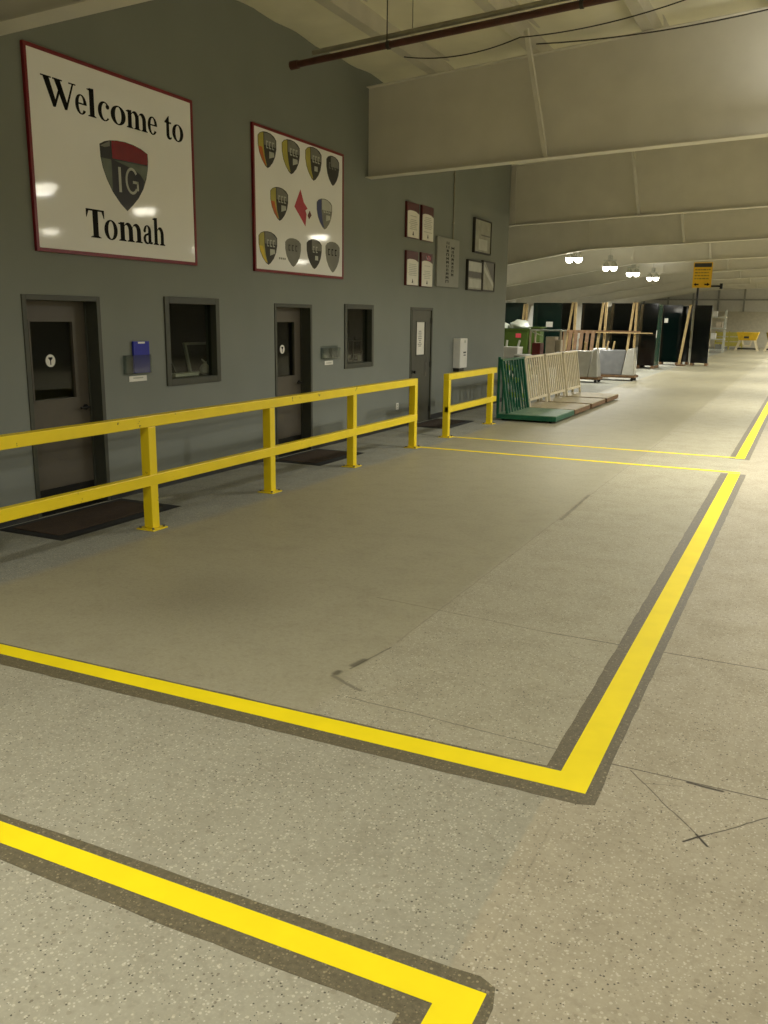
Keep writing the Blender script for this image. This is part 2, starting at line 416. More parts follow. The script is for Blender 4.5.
# office block: front wall with openings, end wall, inner partition
D = [(5.98, 6.98, 2.12), (10.26, 11.26, 2.12), (14.80, 15.84, 2.14)]
Wn = [(7.98, 9.0, 1.15, 2.15), (12.26, 13.27, 1.15, 2.15)]
mb = MB(); T = .2
holes = sorted([(a, b, 0, h) for a, b, h in D]+Wn)
y = YF
for a, b, z0, z1 in holes:
    mb.box(WX-T, WX, y, a, 0, 5.66)
    if z0: mb.box(WX-T, WX, a, b, 0, z0)
    mb.box(WX-T, WX, a, b, z1, 5.66); y = b
mb.box(WX-T, WX, y, WEND, 0, 5.66)
struct('wall_left', mb, M['wall'], 'grey painted office wall on the left', 'wall')
quad_wall('wall_office_end', XL, WX-T, WEND-.2, WEND, 0, 5.4, M['wall'], 'grey end of the office block, around the corner')
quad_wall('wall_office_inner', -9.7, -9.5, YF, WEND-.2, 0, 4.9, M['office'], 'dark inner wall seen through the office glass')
y = YF
mb = MB()
for a, b, h in D:
    mb.prism_y([(WX, 0), (WX+.02, 0), (WX+.006, .1), (WX, .1)], y, a-.0); y = b
mb.prism_y([(WX, 0), (WX+.02, 0), (WX+.006, .1), (WX, .1)], y, WEND)
struct('baseboard_left', mb, M['base'], 'black cove base along the grey wall', 'baseboard')

# doors
def door(idx, a, b, h, label, recess, knob=False):
    t = thing('door_%d' % idx, label, 'door', (WX, (a+b)/2, 0)); t['kind'] = 'structure'
    o0 = Vector(t.location)
    P = lambda m_: (setattr(m_, 'v', [tuple(Vector(p)-o0) for p in m_.v]), m_)[1]
    fw = .05
    f = MB()
    for y0, y1 in ((a, a+fw), (b-fw, b)): f.box(WX-T, WX+.012, y0, y1, 0, h)
    f.box(WX-T, WX+.012, a+fw, b-fw, h-fw, h)
    if recess:
        sx = WX-recess
        for y0, y1 in ((a+fw, a+fw+.016), (b-fw-.016, b-fw)): f.box(sx-.0, sx+.02, y0, y1, 0, h-fw)
    obj('door_frame', P(f), M['frame'], t, bevel=.003)
    lx = WX-recess
    m_ = M['leaf3'] if knob else M['leaf']
    y0, y1, z0, z1 = a+fw+.003, b-fw-.003, .008, h-fw-.003
    if knob: g0, g1, gz0, gz1 = a+.30, b-.33, 1.27, 1.88
    else: g0, g1, gz0, gz1 = y0+.165, y1-.19, 1.11, 1.87
    L = MB()
    L.box(lx-.045, lx, y0, g0, z0, z1); L.box(lx-.045, lx, g1, y1, z0, z1); L.box(lx-.045, lx, g0, g1, z0, gz0); L.box(lx-.045, lx, g0, g1, gz1, z1)
    leaf = obj('door_leaf', P(L), m_, t)
    st = MB(); w = .02
    st.box(lx, lx+.008, g0-w, g0, gz0-w, gz1+w); st.box(lx, lx+.008, g1, g1+w, gz0-w, gz1+w); st.box(lx, lx+.008, g0, g1, gz0-w, gz0); st.box(lx, lx+.008, g0, g1, gz1, gz1+w)
    obj('glazing_bead', P(st), m_, leaf)
    obj('glass_pane', P(MB().box(lx-.028, lx-.02, g0, g1, gz0, gz1)), M['pane'], leaf)
    if not knob:
        hd = MB(); hy = y1-.07
        hd.tube((lx, hy, 1.0), (lx+.012, hy, 1.0), .03, 16); hd.tube((lx+.01, hy, 1.0), (lx+.055, hy, 1.0), .011); hd.tube((lx+.055, hy+.01, 1.0), (lx+.055, hy-.115, 1.0), .011)
        obj('door_handle', P(hd), M['dmetal'], leaf, smooth=True)
        kp = MB().box(lx, lx+.003, y0+.01, y1-.01, .012, .22); obj('kick_plate', P(kp), M['dmetal'], leaf)
        sy, sz = g0+.25, 1.49
        s = MB().tube((lx-.02, sy, sz), (lx-.018, sy, sz), .062, 24); stc = obj('round_sticker', P(s), M['paper'], leaf); stc['label'] = 'round white sticker with a black symbol'
        s = MB().box(lx-.018, lx-.017, sy-.026, sy+.026, sz+.018, sz+.034); s.prism([(sy-.02, sz+.018), (sy+.02, sz+.018), (sy+.006, sz), (sy-.006, sz)], lx-.018, lx-.017); s.box(lx-.018, lx-.017, sy-.006, sy+.006, sz-.04, sz)
        obj('symbol', P(s), M['ink'], stc)
    else:
        hd = MB(); hy = y0+.07
        hd.tube((lx, hy, .97), (lx+.01, hy, .97), .035, 16); hd.tube((lx+.01, hy, .97), (lx+.05, hy, .97), .012); hd.lathe((0,0,0), [(0.001,0)], 3) if False else None
        hd.tube((lx+.045, hy, .97), (lx+.075, hy, .97), .03, 16, .024)
        obj('door_knob', P(hd), M['dmetal'], leaf, smooth=True)
        for hz in (.22, 1.08, 1.9):
            hg = MB().tube((lx+.012, y1+.004, hz-.055), (lx+.012, y1+.004, hz+.055), .012); hg.box(lx, lx+.004, y1-.05, y1, hz-.05, hz+.05)
            obj('hinge', P(hg), M['dmetal'], leaf)
        pp = obj('paper_notice', P(MB().box(lx-.02, lx-.017, g0+.005, g1-.005, gz0+.005, gz1-.005)), M['paper'], leaf); pp['label'] = 'white paper notice with grey print taped in the glass'
        pr = MB(); cy = (g0+g1)/2
        rr = random.Random(3)
        for q in range(9):
            z = 1.70-.034*q; w_ = rr.uniform(.05, .11)
            pr.box(lx-.017, lx-.0165, cy-w_, cy+w_*.9, z, z+.014)
        obj('print', P(pr), M['grey'], pp)
        pl = obj('push_plate', P(MB().box(lx, lx+.003, b-.34, b-.24, .86, 1.12)), M['metal'], leaf)
    thr = obj('threshold', P(MB().box(WX-T, WX, a+fw, b-fw, 0, .007)), M['dmetal'], t)
    return t
d1 = door(1, *D[0], 'brown grey office door with glass nearest the viewer, left of the blue folder', .155)
d2 = door(2, *D[1], 'brown grey office door with glass between the two office windows', .155)
d3 = door(3, *D[2], 'narrow grey flush door with white paper in its glass, beside the wall end', .004, True)

# windows
def window(idx, a, b, z0, z1, label):
    t = thing('window_%d' % idx, label, 'window', (WX, (a+b)/2, z0)); t['kind'] = 'structure'
    o0 = Vector(t.location)
    P = lambda m_: (setattr(m_, 'v', [tuple(Vector(p)-o0) for p in m_.v]), m_)[1]
    f = MB(); fw = .075
    q = WX-.11; f.box(q, WX+.02, a, a+fw, z0, z1); f.box(q, WX+.02, b-fw, b, z0, z1); f.box(q, WX+.02, a+fw, b-fw, z0, z0+fw); f.box(q, WX+.02, a+fw, b-fw, z1-fw, z1)
    obj('window_frame', P(f), M['frame'], t, bevel=.004)
    obj('glass_pane', P(MB().box(WX-.07, WX-.062, a+fw, b-fw, z0+fw, z1-fw)), M['pane'], t)
    obj('inner_sill', P(MB().box(WX-.62, WX-T, a, b+.95, z0+.03, z0+fw).box(WX-T, WX-.11, a, b, z0+.03, z0+fw)), M['frame'], t)
    return t
w1 = window(1, *Wn[0], 'square dark framed office window between the first two doors')
w2 = window(2, *Wn[1], 'dark framed office window beyond the second door, below the placards')

# what stands on the sills inside
def sill_things():
    z = 1.15+.075
    x = WX-.33
    t = thing('picture_frame', 'grey picture frame leaning upright inside the first office window', 'picture frame', (x-.07, 9.17, z))
    f = MB()
    f.bar((0,-.24,0), (-.08,-.24,.38), .035, .03); f.bar((0,.24,0), (-.08,.24,.38), .035, .03); f.bar((-.08,-.26,.37), (-.08,.26,.37), .035, .03); f.bar((-.005,-.26,.015), (-.005,.26,.015), .035, .03)
    obj('frame', f, M['lgrey'], t); obj('picture', MB().hexa([(-.02,-.22,.02),(-.02,.22,.02),(-.012,.22,.02),(-.012,-.22,.02),(-.092,-.22,.36),(-.092,.22,.36),(-.084,.22,.36),(-.084,-.22,.36)]), M['photod'], t)
    t = thing('figurine', 'small white figurine with a raised curved arm on the first window sill', 'figurine', (WX-.22, 9.0, z))
    f = MB().lathe((0,0,0), [(.04,0),(.07,.02),(.075,.07),(.055,.11),(.024,.135),(.014,.145)]); obj('body', f, M['white'], t, smooth=True)
    f = MB(); pts = [(0,.15,0),(0,.155,.07),(0,.14,.14),(0,.11,.2),(0,.08,.25)]
    for i, (p, q) in enumerate(zip(pts, pts[1:])): f.tube(p, q, .036-.006*i, 10, .03-.006*i)
    f.tube((0,.14,.14), (0,.0,.14), .016, 8, .018); f.tube((0,0,.14), (0,-.07,.19), .016, 8, .008)
    obj('arm', f, M['white'], t, smooth=True)
    f = MB().box(-.06,.06,-.22,.22,0,.035)
    o = obj('paper_stack', f, M['paper'], None, origin=(0,0,0)); o.location = (WX-.25, 8.60, z); tag(o, 'low white paper stack on the first window sill, left of the figurine', 'paper stack')
    t = thing('desk_stand', 'thin dark leaning stand at the left inside the first office window', 'stand', (WX-.45, 8.62, z))
    f = MB().bar((0,.1,0), (-.03,-.06,.31), .03, .02); obj('rod', f, M['grey'], t); obj('foot', MB().box(-.05,.05,.05,.18,0,.012), M['grey'], t)
    # second window
    t = thing('computer_monitor', 'dark monitor seen from behind in the second office window', 'monitor', (WX-.52, 13.66, z))
    f = MB().box(-.02,.02,-.29,.29,.40,.68); obj('screen', f, M['black'], t, bevel=.006)
    f = MB().box(-.02,.0,-.02,.02,.02,.42); f.box(-.1,.1,-.13,.1,0,.02); obj('stand', f, M['black'], t)
    t = thing('paper_tray', 'light grey open tray frame on the second window sill', 'tray', (WX-.30, 13.40, z))
    f = MB()
    for yy in (-.26,.22):
        f.bar((0,yy,0), (0,yy,.33), .02, .02); f.bar((-.1,yy,0), (-.1,yy,.33), .02, .02)
    f.box(-.1,0,-.27,.23,.32,.34); obj('frame', f, M['grey'], t); obj('shelf', MB().box(-.1,0,-.25,.21,.1,.11), M['grey'], t)
    o = obj('note_card', MB().prism([(-.055,0),(.055,0),(.055,.1),(-.055,.1)], -.003, .003), M['paper'], None); o.location = (WX-.25, 13.28, z); o.rotation_euler = (0, -.12, 0)
    tag(o, 'small white card propped on the second window sill', 'card')
sill_things()
o = thing('exit_lamp', '', 'lamp', (-7.1, 10.62, 1.98)); obj('lit_face', MB().box(-.015,.015,-.07,.07,-.02,.02), M['led'], o); obj('hanging_cord', MB().tube((0,0,.02), (0,0,3.64), .008, 6), M['cable'], o)  # green reflection in the door glass put in as a small glowing piece
tag(o, 'tiny green lit lamp behind the glass of the second door', 'lamp')

# ------------------------------------------------------------------ lettering in serif strokes
def ell(cx, cy, rx, ry, a0, a1, n=22): return [(cx+rx*math.cos(math.radians(a0+(a1-a0)*i/n)), cy+ry*math.sin(math.radians(a0+(a1-a0)*i/n))) for i in range(n+1)]
def ring(cx, cy, rx, ry, cx2, cy2, rx2, ry2, a0, a1, n=22):
    o = ell(cx,cy,rx,ry,a0,a1,n); i = ell(cx2,cy2,rx2,ry2,a0,a1,n)
    return [[o[k], o[k+1], i[k+1], i[k]] for k in range(n)]
R4 = lambda x0,x1,y0,y1: [(x0,y0),(x1,y0),(x1,y1),(x0,y1)]
def serif(x0, x1, y, up=True):
    h = .055; s = h if up else -h; c = (x0+x1)/2; w = (x1-x0)/2
    return [[(x0,y),(x1,y),(x1,y+s*.6),(c+w*.62,y+s*1.6),(c-w*.62,y+s*1.6),(x0,y+s*.6)]]
def arch(x0, x1, st=.29, base=.58):
    c, r = (x0+x1)/2, (x1-x0)/2; c2, r2 = (x0-.02+x1-st)/2, (x1-st-x0+.02)/2
    return ring(c-.02, base, r+.02, 1.02-base, c2, base, r2, .30, 0, 180)+[R4(x1-st, x1, 0, base+.01)]+serif(x1-st-.12, x1+.12, 0)
def stem(x0, x1, top, flag=True):
    p = [R4(x0, x1, 0, top)]+serif(x0-.12, x1+.12, 0)
    if flag: p += [[(x0-.14, top-.1), (x0, top-.14), (x1, top), (x1, top+.02), (x0-.14, top-.06)]]
    return p
G = {
 'o': ring(.47,.5,.47,.53,.47,.5,.2,.46,0,360,36),
 'e': ring(.45,.5,.45,.53,.46,.5,.2,.455,0,325,34)+[R4(.2,.88,.5,.58)],
 'c': ring(.45,.5,.45,.53,.5,.5,.24,.455,48,318,30)+[ell(.70,.78,.13,.13,0,360,16)],
 'l': stem(.13,.43,1.5),
 'm': stem(.13,.42,1.0)+arch(.40,1.0)+arch(.98,1.58),
 'h': stem(.13,.42,1.5)+arch(.40,1.02),
 'a': ring(.42,.70,.36,.33,.40,.70,.12,.27,-5,160,20)+[R4(.5,.78,.12,.72)]+ring(.36,.27,.34,.29,.44,.28,.19,.2,60,300,20)+[[(.5,.5),(.5,.62),(.30,.53),(.36,.45)], ell(.16,.72,.12,.11,0,360,14), [(.5,.06),(.56,.0),(.5,.25)], [(.74,.14),(.95,.10),(.86,.0),(.66,.0)], R4(.5,.7,.02,.2)],
 't': [R4(.17,.46,.2,1.0), R4(0,.68,.92,1.02), [(.02,1.0),(.46,1.0),(.46,1.36),(.40,1.36)]]+ring(.47,.24,.30,.27,.56,.27,.10,.17,180,325,14),
 'T': [R4(.48,.86,0,1.45)]+[R4(.02,1.32,1.36,1.45)]+serif(.30,1.04,0)+[[(.02,1.45),(.02,1.02),(.06,1.02),(.2,1.36)], [(1.32,1.45),(1.32,1.02),(1.28,1.02),(1.14,1.36)]],
 'W': [[(.08,1.42),(.44,1.42),(.80,.28),(.72,-.03),(.62,-.03)], [(.68,.1),(.76,-.03),(1.16,1.05),(1.08,1.2)], [(.74,1.42),(1.10,1.42),(1.50,.28),(1.42,-.03),(1.32,-.03)],
       [(1.38,.1),(1.46,-.03),(1.92,1.38),(1.82,1.38)], R4(-.04,.58,1.38,1.45), R4(.66,1.24,1.38,1.45), R4(1.62,2.06,1.38,1.45)],
}
def letter(mb, ch, y0, y1, zb, zh, x0, x1):
    """glyph stretched between y0 and y1; zh is the height of an x-height"""
    ps = G[ch]; lo = min(p[0] for q in ps for p in q); hi = max(p[0] for q in ps for p in q)
    for q in ps: mb.prism([(y0+(p[0]-lo)/(hi-lo)*(y1-y0), zb+p[1]*zh) for p in q], x0, x1)

# ------------------------------------------------------------------ the two big boards
def board(name, label, a, b, z0, z1):
    t = thing(name, label, 'sign', (WX, (a+b)/2, z0))
    o0 = Vector(t.location)
    P = lambda m_: (setattr(m_, 'v', [tuple(Vector(p)-o0) for p in m_.v]), m_)[1]
    fw = .035; f = MB()
    f.box(WX, WX+.034, a, a+fw, z0, z1); f.box(WX, WX+.034, b-fw, b, z0, z1); f.box(WX, WX+.034, a+fw, b-fw, z0, z0+fw); f.box(WX, WX+.034, a+fw, b-fw, z1-fw, z1)
    fr = obj('sign_frame', P(f), M['signr'], t, bevel=.003); fr['label'] = 'dark red trim'
    obj('sign_face', P(MB().box(WX, WX+.026, a+fw, b-fw, z0+fw, z1-fw)), M['signw'], t)
    return t, P
FX = WX+.026
t, P = board('welcome_sign', 'large white board with red trim reading Welcome to Tomah', 6.185, 8.58, 2.515, 4.31)
mb = MB()
for ch, a, b in (('W',6.37,6.80),('e',6.785,6.935),('l',6.945,7.06),('c',7.085,7.245),('o',7.262,7.478),('m',7.485,7.81),('e',7.815,7.965),('t',8.09,8.205),('o',8.215,8.405)):
    mb = MB(); letter(mb, ch, a, b, 3.83, .172, FX, FX+.0012); obj('letter', P(mb), M['ink'], t)
for ch, a, b in (('T',6.84,7.09),('o',7.085,7.275),('m',7.287,7.655),('a',7.668,7.82),('h',7.822,8.02)):
    mb = MB(); letter(mb, ch, a, b, 2.695, .187, FX, FX+.0012); obj('letter', P(mb), M['ink'], t)
# shield emblem
shield = [(7.08,3.60),(7.15,3.635),(7.225,3.656),(7.33,3.672),(7.45,3.678),(7.57,3.67),(7.69,3.65),(7.79,3.615),(7.793,3.54),(7.783,3.46),(7.755,3.36),(7.70,3.25),(7.62,3.15),(7.53,3.07),(7.438,3.0),(7.34,3.065),(7.235,3.165),(7.16,3.275),(7.11,3.38),(7.085,3.48)]
sh = obj('shield_emblem', P(MB().prism(shield, FX, FX+.0015)), M['black'], t); sh['label'] = 'black, red and green grey shield reading IG'
q = FX+.0015
obj('red_panel', P(MB().prism([(7.25,3.49),(7.25,3.655),(7.33,3.667),(7.45,3.672),(7.57,3.664),(7.69,3.644),(7.782,3.612),(7.786,3.54),(7.78,3.50)], q, q+.001)), M['red'], sh)
obj('grey_band', P(MB().prism([(7.09,3.475),(7.235,3.475),(7.235,3.175),(7.165,3.28),(7.115,3.385)], q, q+.001)), M['green_grey'], sh)
obj('grey_sheen', P(MB().prism([(7.27,3.478),(7.775,3.488),(7.77,3.42),(7.73,3.33),(7.66,3.39),(7.55,3.43),(7.40,3.455)], q, q+.0006)), M['green_grey'], sh)
obj('corner_patch', P(MB().prism([(7.085,3.585),(7.225,3.65),(7.225,3.60),(7.15,3.58)], q, q+.001)), M['grey'], sh)
mb = MB().prism([(7.328,3.42),(7.364,3.422),(7.366,3.178),(7.330,3.176)], q+.0006, q+.002)
obj('letter', P(mb), M['lgrey'], sh); mb = MB()
cy, cz = 7.528, 3.308
for p in ring(cy, cz, .098, .132, cy, cz, .07, .106, 38, 322, 26): mb.prism(p, q+.0006, q+.002)
mb.prism([(cy+.072,cz-.088),(cy+.098,cz-.088),(cy+.098,cz+.0),(cy+.072,cz+.0)], q+.0006, q+.002); mb.prism([(cy+.012,cz-.022),(cy+.098,cz-.022),(cy+.098,cz+.004),(cy+.012,cz+.004)], q+.0006, q+.002)
obj('letter', P(mb), M['lgrey'], sh)

# emblem board
t, P = board('emblem_board', 'white board with red trim and eleven shield emblems, right of the welcome board', 9.775, 12.18, 2.515, 4.315)
def emblem(y0, y1, z0, z1, st):
    cy, w, h = (y0+y1)/2, y1-y0, z1-z0
    U = lambda u, v: (y0+u*w, z0+v*h)
    out = [U(0,.84),U(.12,.93),U(.3,.985),U(.5,1),U(.7,.985),U(.88,.93),U(1,.84),U(1,.6),U(.93,.38),U(.8,.2),U(.62,.05),U(.5,0),U(.38,.05),U(.2,.2),U(.07,.38),U(0,.6)]
    e = obj('emblem', P(MB().prism(out, FX, FX+.0012)), M[st['base']], t); e['label'] = st['lab']
    q = FX+.0012
    def lay(name, pts, m, d=.0008): return obj(name, P(MB().prism([U(*p) for p in pts], q, q+d)), M[m], e)
    if 'band' in st:
        lay('side_band', [(.02,.83),(.13,.92),(.30,.965),(.30,.62),(.36,.3),(.47,.05),(.38,.07),(.2,.22),(.08,.4),(.02,.6)], st['band'])
    if 'tip' in st: lay('tip_band', [(.02,.55),(.22,.55),(.30,.3),(.43,.06),(.36,.08),(.2,.23),(.08,.4)], st['tip'], .0012)
    if 'top' in st: lay('top_panel', [(.34,.63),(.34,.96),(.5,.975),(.7,.96),(.95,.83),(.96,.63)], st['top'])
    for u in st.get('glyph', (.44,.6,.76)):
        mb = MB()
        mb.prism([U(u,.55),U(u+.035,.55),U(u+.035,.76),U(u,.76)], q+.0008, q+.0016)
        mb.prism([U(u,.72),U(u+.11,.72),U(u+.11,.76),U(u,.76)], q+.0008, q+.0016); mb.prism([U(u,.55),U(u+.11,.55),U(u+.11,.585),U(u,.585)], q+.0008, q+.0016)
        obj('glyph', P(mb), M[st.get('gm', 'lgrey')], e)
    if 'win' in st: lay('window_mark', [(.60,.28),(.88,.36),(.86,.48),(.60,.48)] if st['win'] != 'dots' else [(.55,.3),(.75,.3),(.75,.45),(.55,.45)], 'lgrey', .0014)
A = dict(base='dgrey', band='olive', top='grey', win=1)
emb = [((9.896,10.328,3.818,4.255), dict(A, tip='orange', lab='dark shield with olive side and orange tip, first of the top row')),
 ((10.464,10.918,3.825,4.260), dict(A, lab='dark shield with olive side, second of the top row')),
 ((11.067,11.518,3.824,4.267), dict(A, win='dots', lab='dark shield with olive side, third of the top row')),
 ((11.660,12.042,3.828,4.240), dict(base='dgrey', top='grey', glyph=(.2,.42,.64), gm='grey', lab='plain charcoal shield at the end of the top row')),
 ((10.170,10.605,3.195,3.619), dict(A, tip='orange', lab='dark shield with olive side and orange tip, left in the middle row')),
 ((11.377,11.827,3.193,3.619), dict(base='grey', band='bluep', top='lgrey', win=1, lab='grey shield with blue side, right in the middle row')),
 ((9.875,10.317,2.612,3.035), dict(A, tip='gold', lab='dark shield with yellow side, first of the bottom row')),
 ((10.52,10.93,2.620,2.999), dict(base='grey', glyph=(.2,.42,.64), gm='dgrey', lab='grey shield crossed by dark letters in the bottom row')),
 ((11.089,11.515,2.620,3.034), dict(base='dgrey', top='grey', glyph=(.4,.6), win='dots', lab='charcoal shield, third of the bottom row')),
 ((11.630,12.062,2.598,3.040), dict(base='grey', glyph=(.18,.42,.66), gm='ink', lab='grey shield with dark letters, last of the bottom row'))]
for r, st in emb: emblem(*r, st)
mb = MB().prism([(10.767,3.42),(10.93,3.663),(11.02,3.50),(11.12,3.43),(11.06,3.40),(11.09,3.35),(11.06,3.185),(10.92,3.30)], FX, FX+.0012)
e = obj('emblem', P(mb), M['rose'], t); e['label'] = 'rose red diamond emblem in the middle of the board'
obj('corner_mark', P(MB().prism([(11.12,3.34),(11.18,3.41),(11.23,3.35),(11.16,3.29)], FX, FX+.0012)), M['maroon'], e)
mb = MB()
for i in range(4): mb.box(FX, FX+.0012, 10.36+.045*i, 10.39+.045*i, 2.70, 2.725)
obj('small_print', P(mb), M['grey'], t)

# ------------------------------------------------------------------ smaller wall items
def wall_thing(name, label, cat, y, z, group=None): return thing(name, label, cat, (WX, y, z), 0, group)
# four maroon-headed placards
def placard(a, b, z0, z1, label, hue):
    t = wall_thing('placard', label, 'placard', (a+b)/2, z0, 'placards with maroon headers')
    w, h = b-a, z1-z0
    obj('backing', MB().box(0, .04, -w/2, w/2, 0, h), M['maroon'] if hue else M['dgrey'], t, bevel=.004)
    obj('wall_mount', MB().box(-.002, .0, -w/3, w/3, .1, h-.1), M['dgrey'], t)
    hd = obj('header', MB().box(.04, .044, -w/2+.01, w/2-.01, h*.72, h-.01), M['maroon'], t)
    body = [(-w/2+.03,.01),(w/2-.01,.01),(w/2-.01,h*.70),(w/4,h*.755),(0,h*.77),(-w/4,h*.765),(-w/2+.03,h*.74)]
    bd = obj('text_sheet', MB().prism(body, .04, .047), M['paper'], t)
    mb = MB(); rr = random.Random(int(a*100+z0*10))
    for q in range(9):
        if rr.random() < .15: continue
        z = h*.66-q*h*.052; ww = w*rr.uniform(.24,.38)
        mb.box(.047, .048, -ww+.01, ww, z, z+.012)
    obj('print', mb, M['lgrey'], bd)
    obj('stamp', MB().prism([(-.03,.05),(.03,.05),(.012,.1),(-.005,.12),(-.012,.08)], .047, .0485), M['ink'], bd)
    if hue == 2: obj('seal', MB().box(.044, .0455, -.02, .17, h*.78, h*.93), M['red'], hd)
placard(14.48, 15.01, 3.33, 3.93, 'maroon and white placard, upper left of the group of four', 1)
placard(15.14, 15.68, 3.33, 3.94, 'maroon and white placard, upper right of the group of four', 1)
placard(14.49, 15.01, 2.515, 3.11, 'maroon and white placard, lower left of the group of four', 1)
placard(15.15, 15.68, 2.515, 3.12, 'white placard with bright red patch in its header, lower right of the group of four', 2)
# grey panel with two upright lines of small print, fed by a thin conduit
t = wall_thing('notice_panel', 'light grey tall panel with two upright lines of dark print', 'panel', 16.46, 2.55)
pn = obj('panel', MB().box(.0, .05, -.57, .58, 0, .92), M['panelg'], t, bevel=.006)
obj('wall_mount', MB().box(-.002,0,-.4,.4,.2,.7), M['dgrey'], t)
mb = MB(); rr = random.Random(5)
for col, (y_, n_, z_) in enumerate(((-.05, 11, .80), (.22, 8, .72))):
    for i in range(n_):
        z = z_-i*.072; w_ = rr.uniform(.045,.075)
        mb.box(.05, .0515, y_-w_, y_-w_+.03, z, z+.05); mb.box(.05, .0515, y_+w_-.03, y_+w_, z, z+.05)
        if rr.random() < .6: mb.box(.05, .0515, y_-w_, y_+w_, z+.018, z+.034)
        if rr.random() < .5: mb.box(.05, .0515, y_-w_, y_+w_, z+.04, z+.05)
obj('print', mb, M['ink'], pn)
t = wall_thing('conduit', 'thin grey conduit dropping down the wall to the grey panel', 'conduit', 16.75, 3.47)
obj('tube', MB().tube((.02,0,0), (.02,0,2.0), .013), M['conduit'], t)
for z in (.3, 1.2): obj('clip', MB().box(0,.034,-.03,.03,z,z+.03), M['conduit'], t)
# photographs
def photo_frame(a, b, z0, z1, label, kind):
    t = wall_thing('wall_picture', label, 'picture', (a+b)/2, z0, 'pictures near the wall end')
    w, h = b-a, z1-z0
    f = MB(); fw = .03
    f.box(0,.06,-w/2,-w/2+fw,0,h); f.box(0,.06,w/2-fw,w/2,0,h); f.box(0,.06,-w/2+fw,w/2-fw,0,fw); f.box(0,.06,-w/2+fw,w/2-fw,h-fw,h)
    obj('frame', f, M['dgrey'], t, bevel=.003)
    pr = obj('print', MB().box(0,.045,-w/2+fw,w/2-fw,fw,h-fw), M['photo'], t)
    q = .045; W2 = w/2-fw
    if kind == 0:
        obj('dark_stripe', MB().box(q,q+.001,-W2*.2,W2*.9,h*.52,h*.56), M['photod'], pr); obj('pale_patch', MB().box(q,q+.001,-W2*.5,W2*.6,h*.1,h*.42), M['lgrey'], pr)
    if kind == 1:
        obj('dark_stripe', MB().box(q,q+.001,-W2,W2,h*.42,h*.62), M['photod'], pr); obj('pale_patch', MB().box(q,q+.001,-W2,W2,h*.64,h*.94), M['lgrey'], pr)
        obj('pale_patch', MB().box(q,q+.001,-W2*.8,W2,h*.10,h*.38), M['lgrey'], pr)
    if kind == 2:
        obj('dark_stripe', MB().prism([(-W2*.6,h-fw),(W2,h*.3),(W2,h-fw)], q, q+.001), M['photod'], pr)
        obj('pale_patch', MB().prism([(-W2,h*.72),(W2,h*.12),(W2,h*.24),(-W2,h*.92)], q, q+.0015), M['lgrey'], pr)
photo_frame(17.90, 18.95, 3.31, 4.01, 'grey picture alone above the pair, nearest the wall end', 0)
photo_frame(17.56, 18.45, 2.53, 3.15, 'picture with pale and dark bands, left of the lower pair', 1)
photo_frame(18.48, 19.28, 2.54, 3.18, 'picture with a pale diagonal streak, right of the lower pair', 2)
# leaflet holders
t = wall_thing('leaflet_holder', 'clear wall holder filled with a royal blue folder', 'leaflet holder', 7.50, 1.32)
f = MB().box(0,.004,-.22,.18,0,.2); f.box(.045,.049,-.22,.18,0,.2); f.box(.004,.045,-.22,.18,0,.004); f.box(.004,.045,-.22,-.216,.004,.2); f.box(.004,.045,.176,.18,.004,.2)
obj('pocket', f, M['acryl'], t)
fo = tag(obj('folder', MB().box(.012,.035,-.08,.17,0,.34), M['blue'], None, bevel=.002), 'royal blue folder standing in the clear wall holder', 'folder'); fo.location = (WX, 7.50, 1.325)
lb = obj('white_tab', MB().box(.035,.036,-.01,.1,.315,.335), M['paper'], fo)
t = wall_thing('name_plate', 'small white name plate under the blue folder', 'name plate', 7.50, 1.235)
obj('plate', MB().box(0,.008,-.14,.14,0,.06), M['paper'], t, bevel=.002); obj('print', MB().box(.008,.009,-.08,.08,.03,.044), M['lgrey'], t); obj('wall_mount', MB().box(-.002,0,-.1,.1,.01,.05), M['dgrey'], t)
t = wall_thing('leaflet_holder', 'empty clear wall holder between second door and second window', 'leaflet holder', 11.78, 1.33)
f = MB().box(0,.004,-.26,.26,0,.19); f.box(.05,.054,-.26,.26,0,.16); f.box(.004,.05,-.26,.26,0,.004); f.box(.004,.05,-.26,-.256,.004,.16); f.box(.004,.05,.256,.26,.004,.16); f.box(.004,.05,-.002,.002,.004,.16)
obj('pocket', f, M['acryl'], t)
t = wall_thing('name_plate', 'small white name plate under the empty clear holder', 'name plate', 11.76, 1.235)
obj('plate', MB().box(0,.008,-.13,.13,0,.06), M['paper'], t, bevel=.002); obj('print', MB().box(.008,.009,-.08,.08,.02,.036), M['lgrey'], t); obj('wall_mount', MB().box(-.002,0,-.1,.1,.01,.05), M['dgrey'], t)
# white dispenser
t = wall_thing('towel_dispenser', 'white box dispenser with a small dark mark, right of the narrow door', 'dispenser', 17.2, .95)
bd = obj('housing', MB().box(.0,.16,-.22,.19,0,.6), M['white'], t, bevel=.012)
obj('mark', MB().box(.16,.162,-.04,.1,.3,.33).box(.16,.162,-.03,.09,.25,.27), M['dgrey'], bd); obj('slot', MB().box(.16,.162,.0,.08,.51,.56), M['lgrey'], bd)
obj('wall_mount', MB().box(-.002,0,-.15,.2,.1,.5), M['dgrey'], t)
obj('drip_tray', MB().box(.0,.13,-.19,.1,-.07,0), M['dgrey'], t, bevel=.006)
t = wall_thing('power_outlet', 'small white outlet plate low on the wall, seen over the middle rail', 'outlet', 14.28, .33)
obj('plate', MB().box(0,.008,-.05,.05,0,.12), M['white'], t, bevel=.002); obj('sockets', MB().box(.008,.01,-.018,.018,.02,.05).box(.008,.01,-.018,.018,.07,.1), M['lgrey'], t)

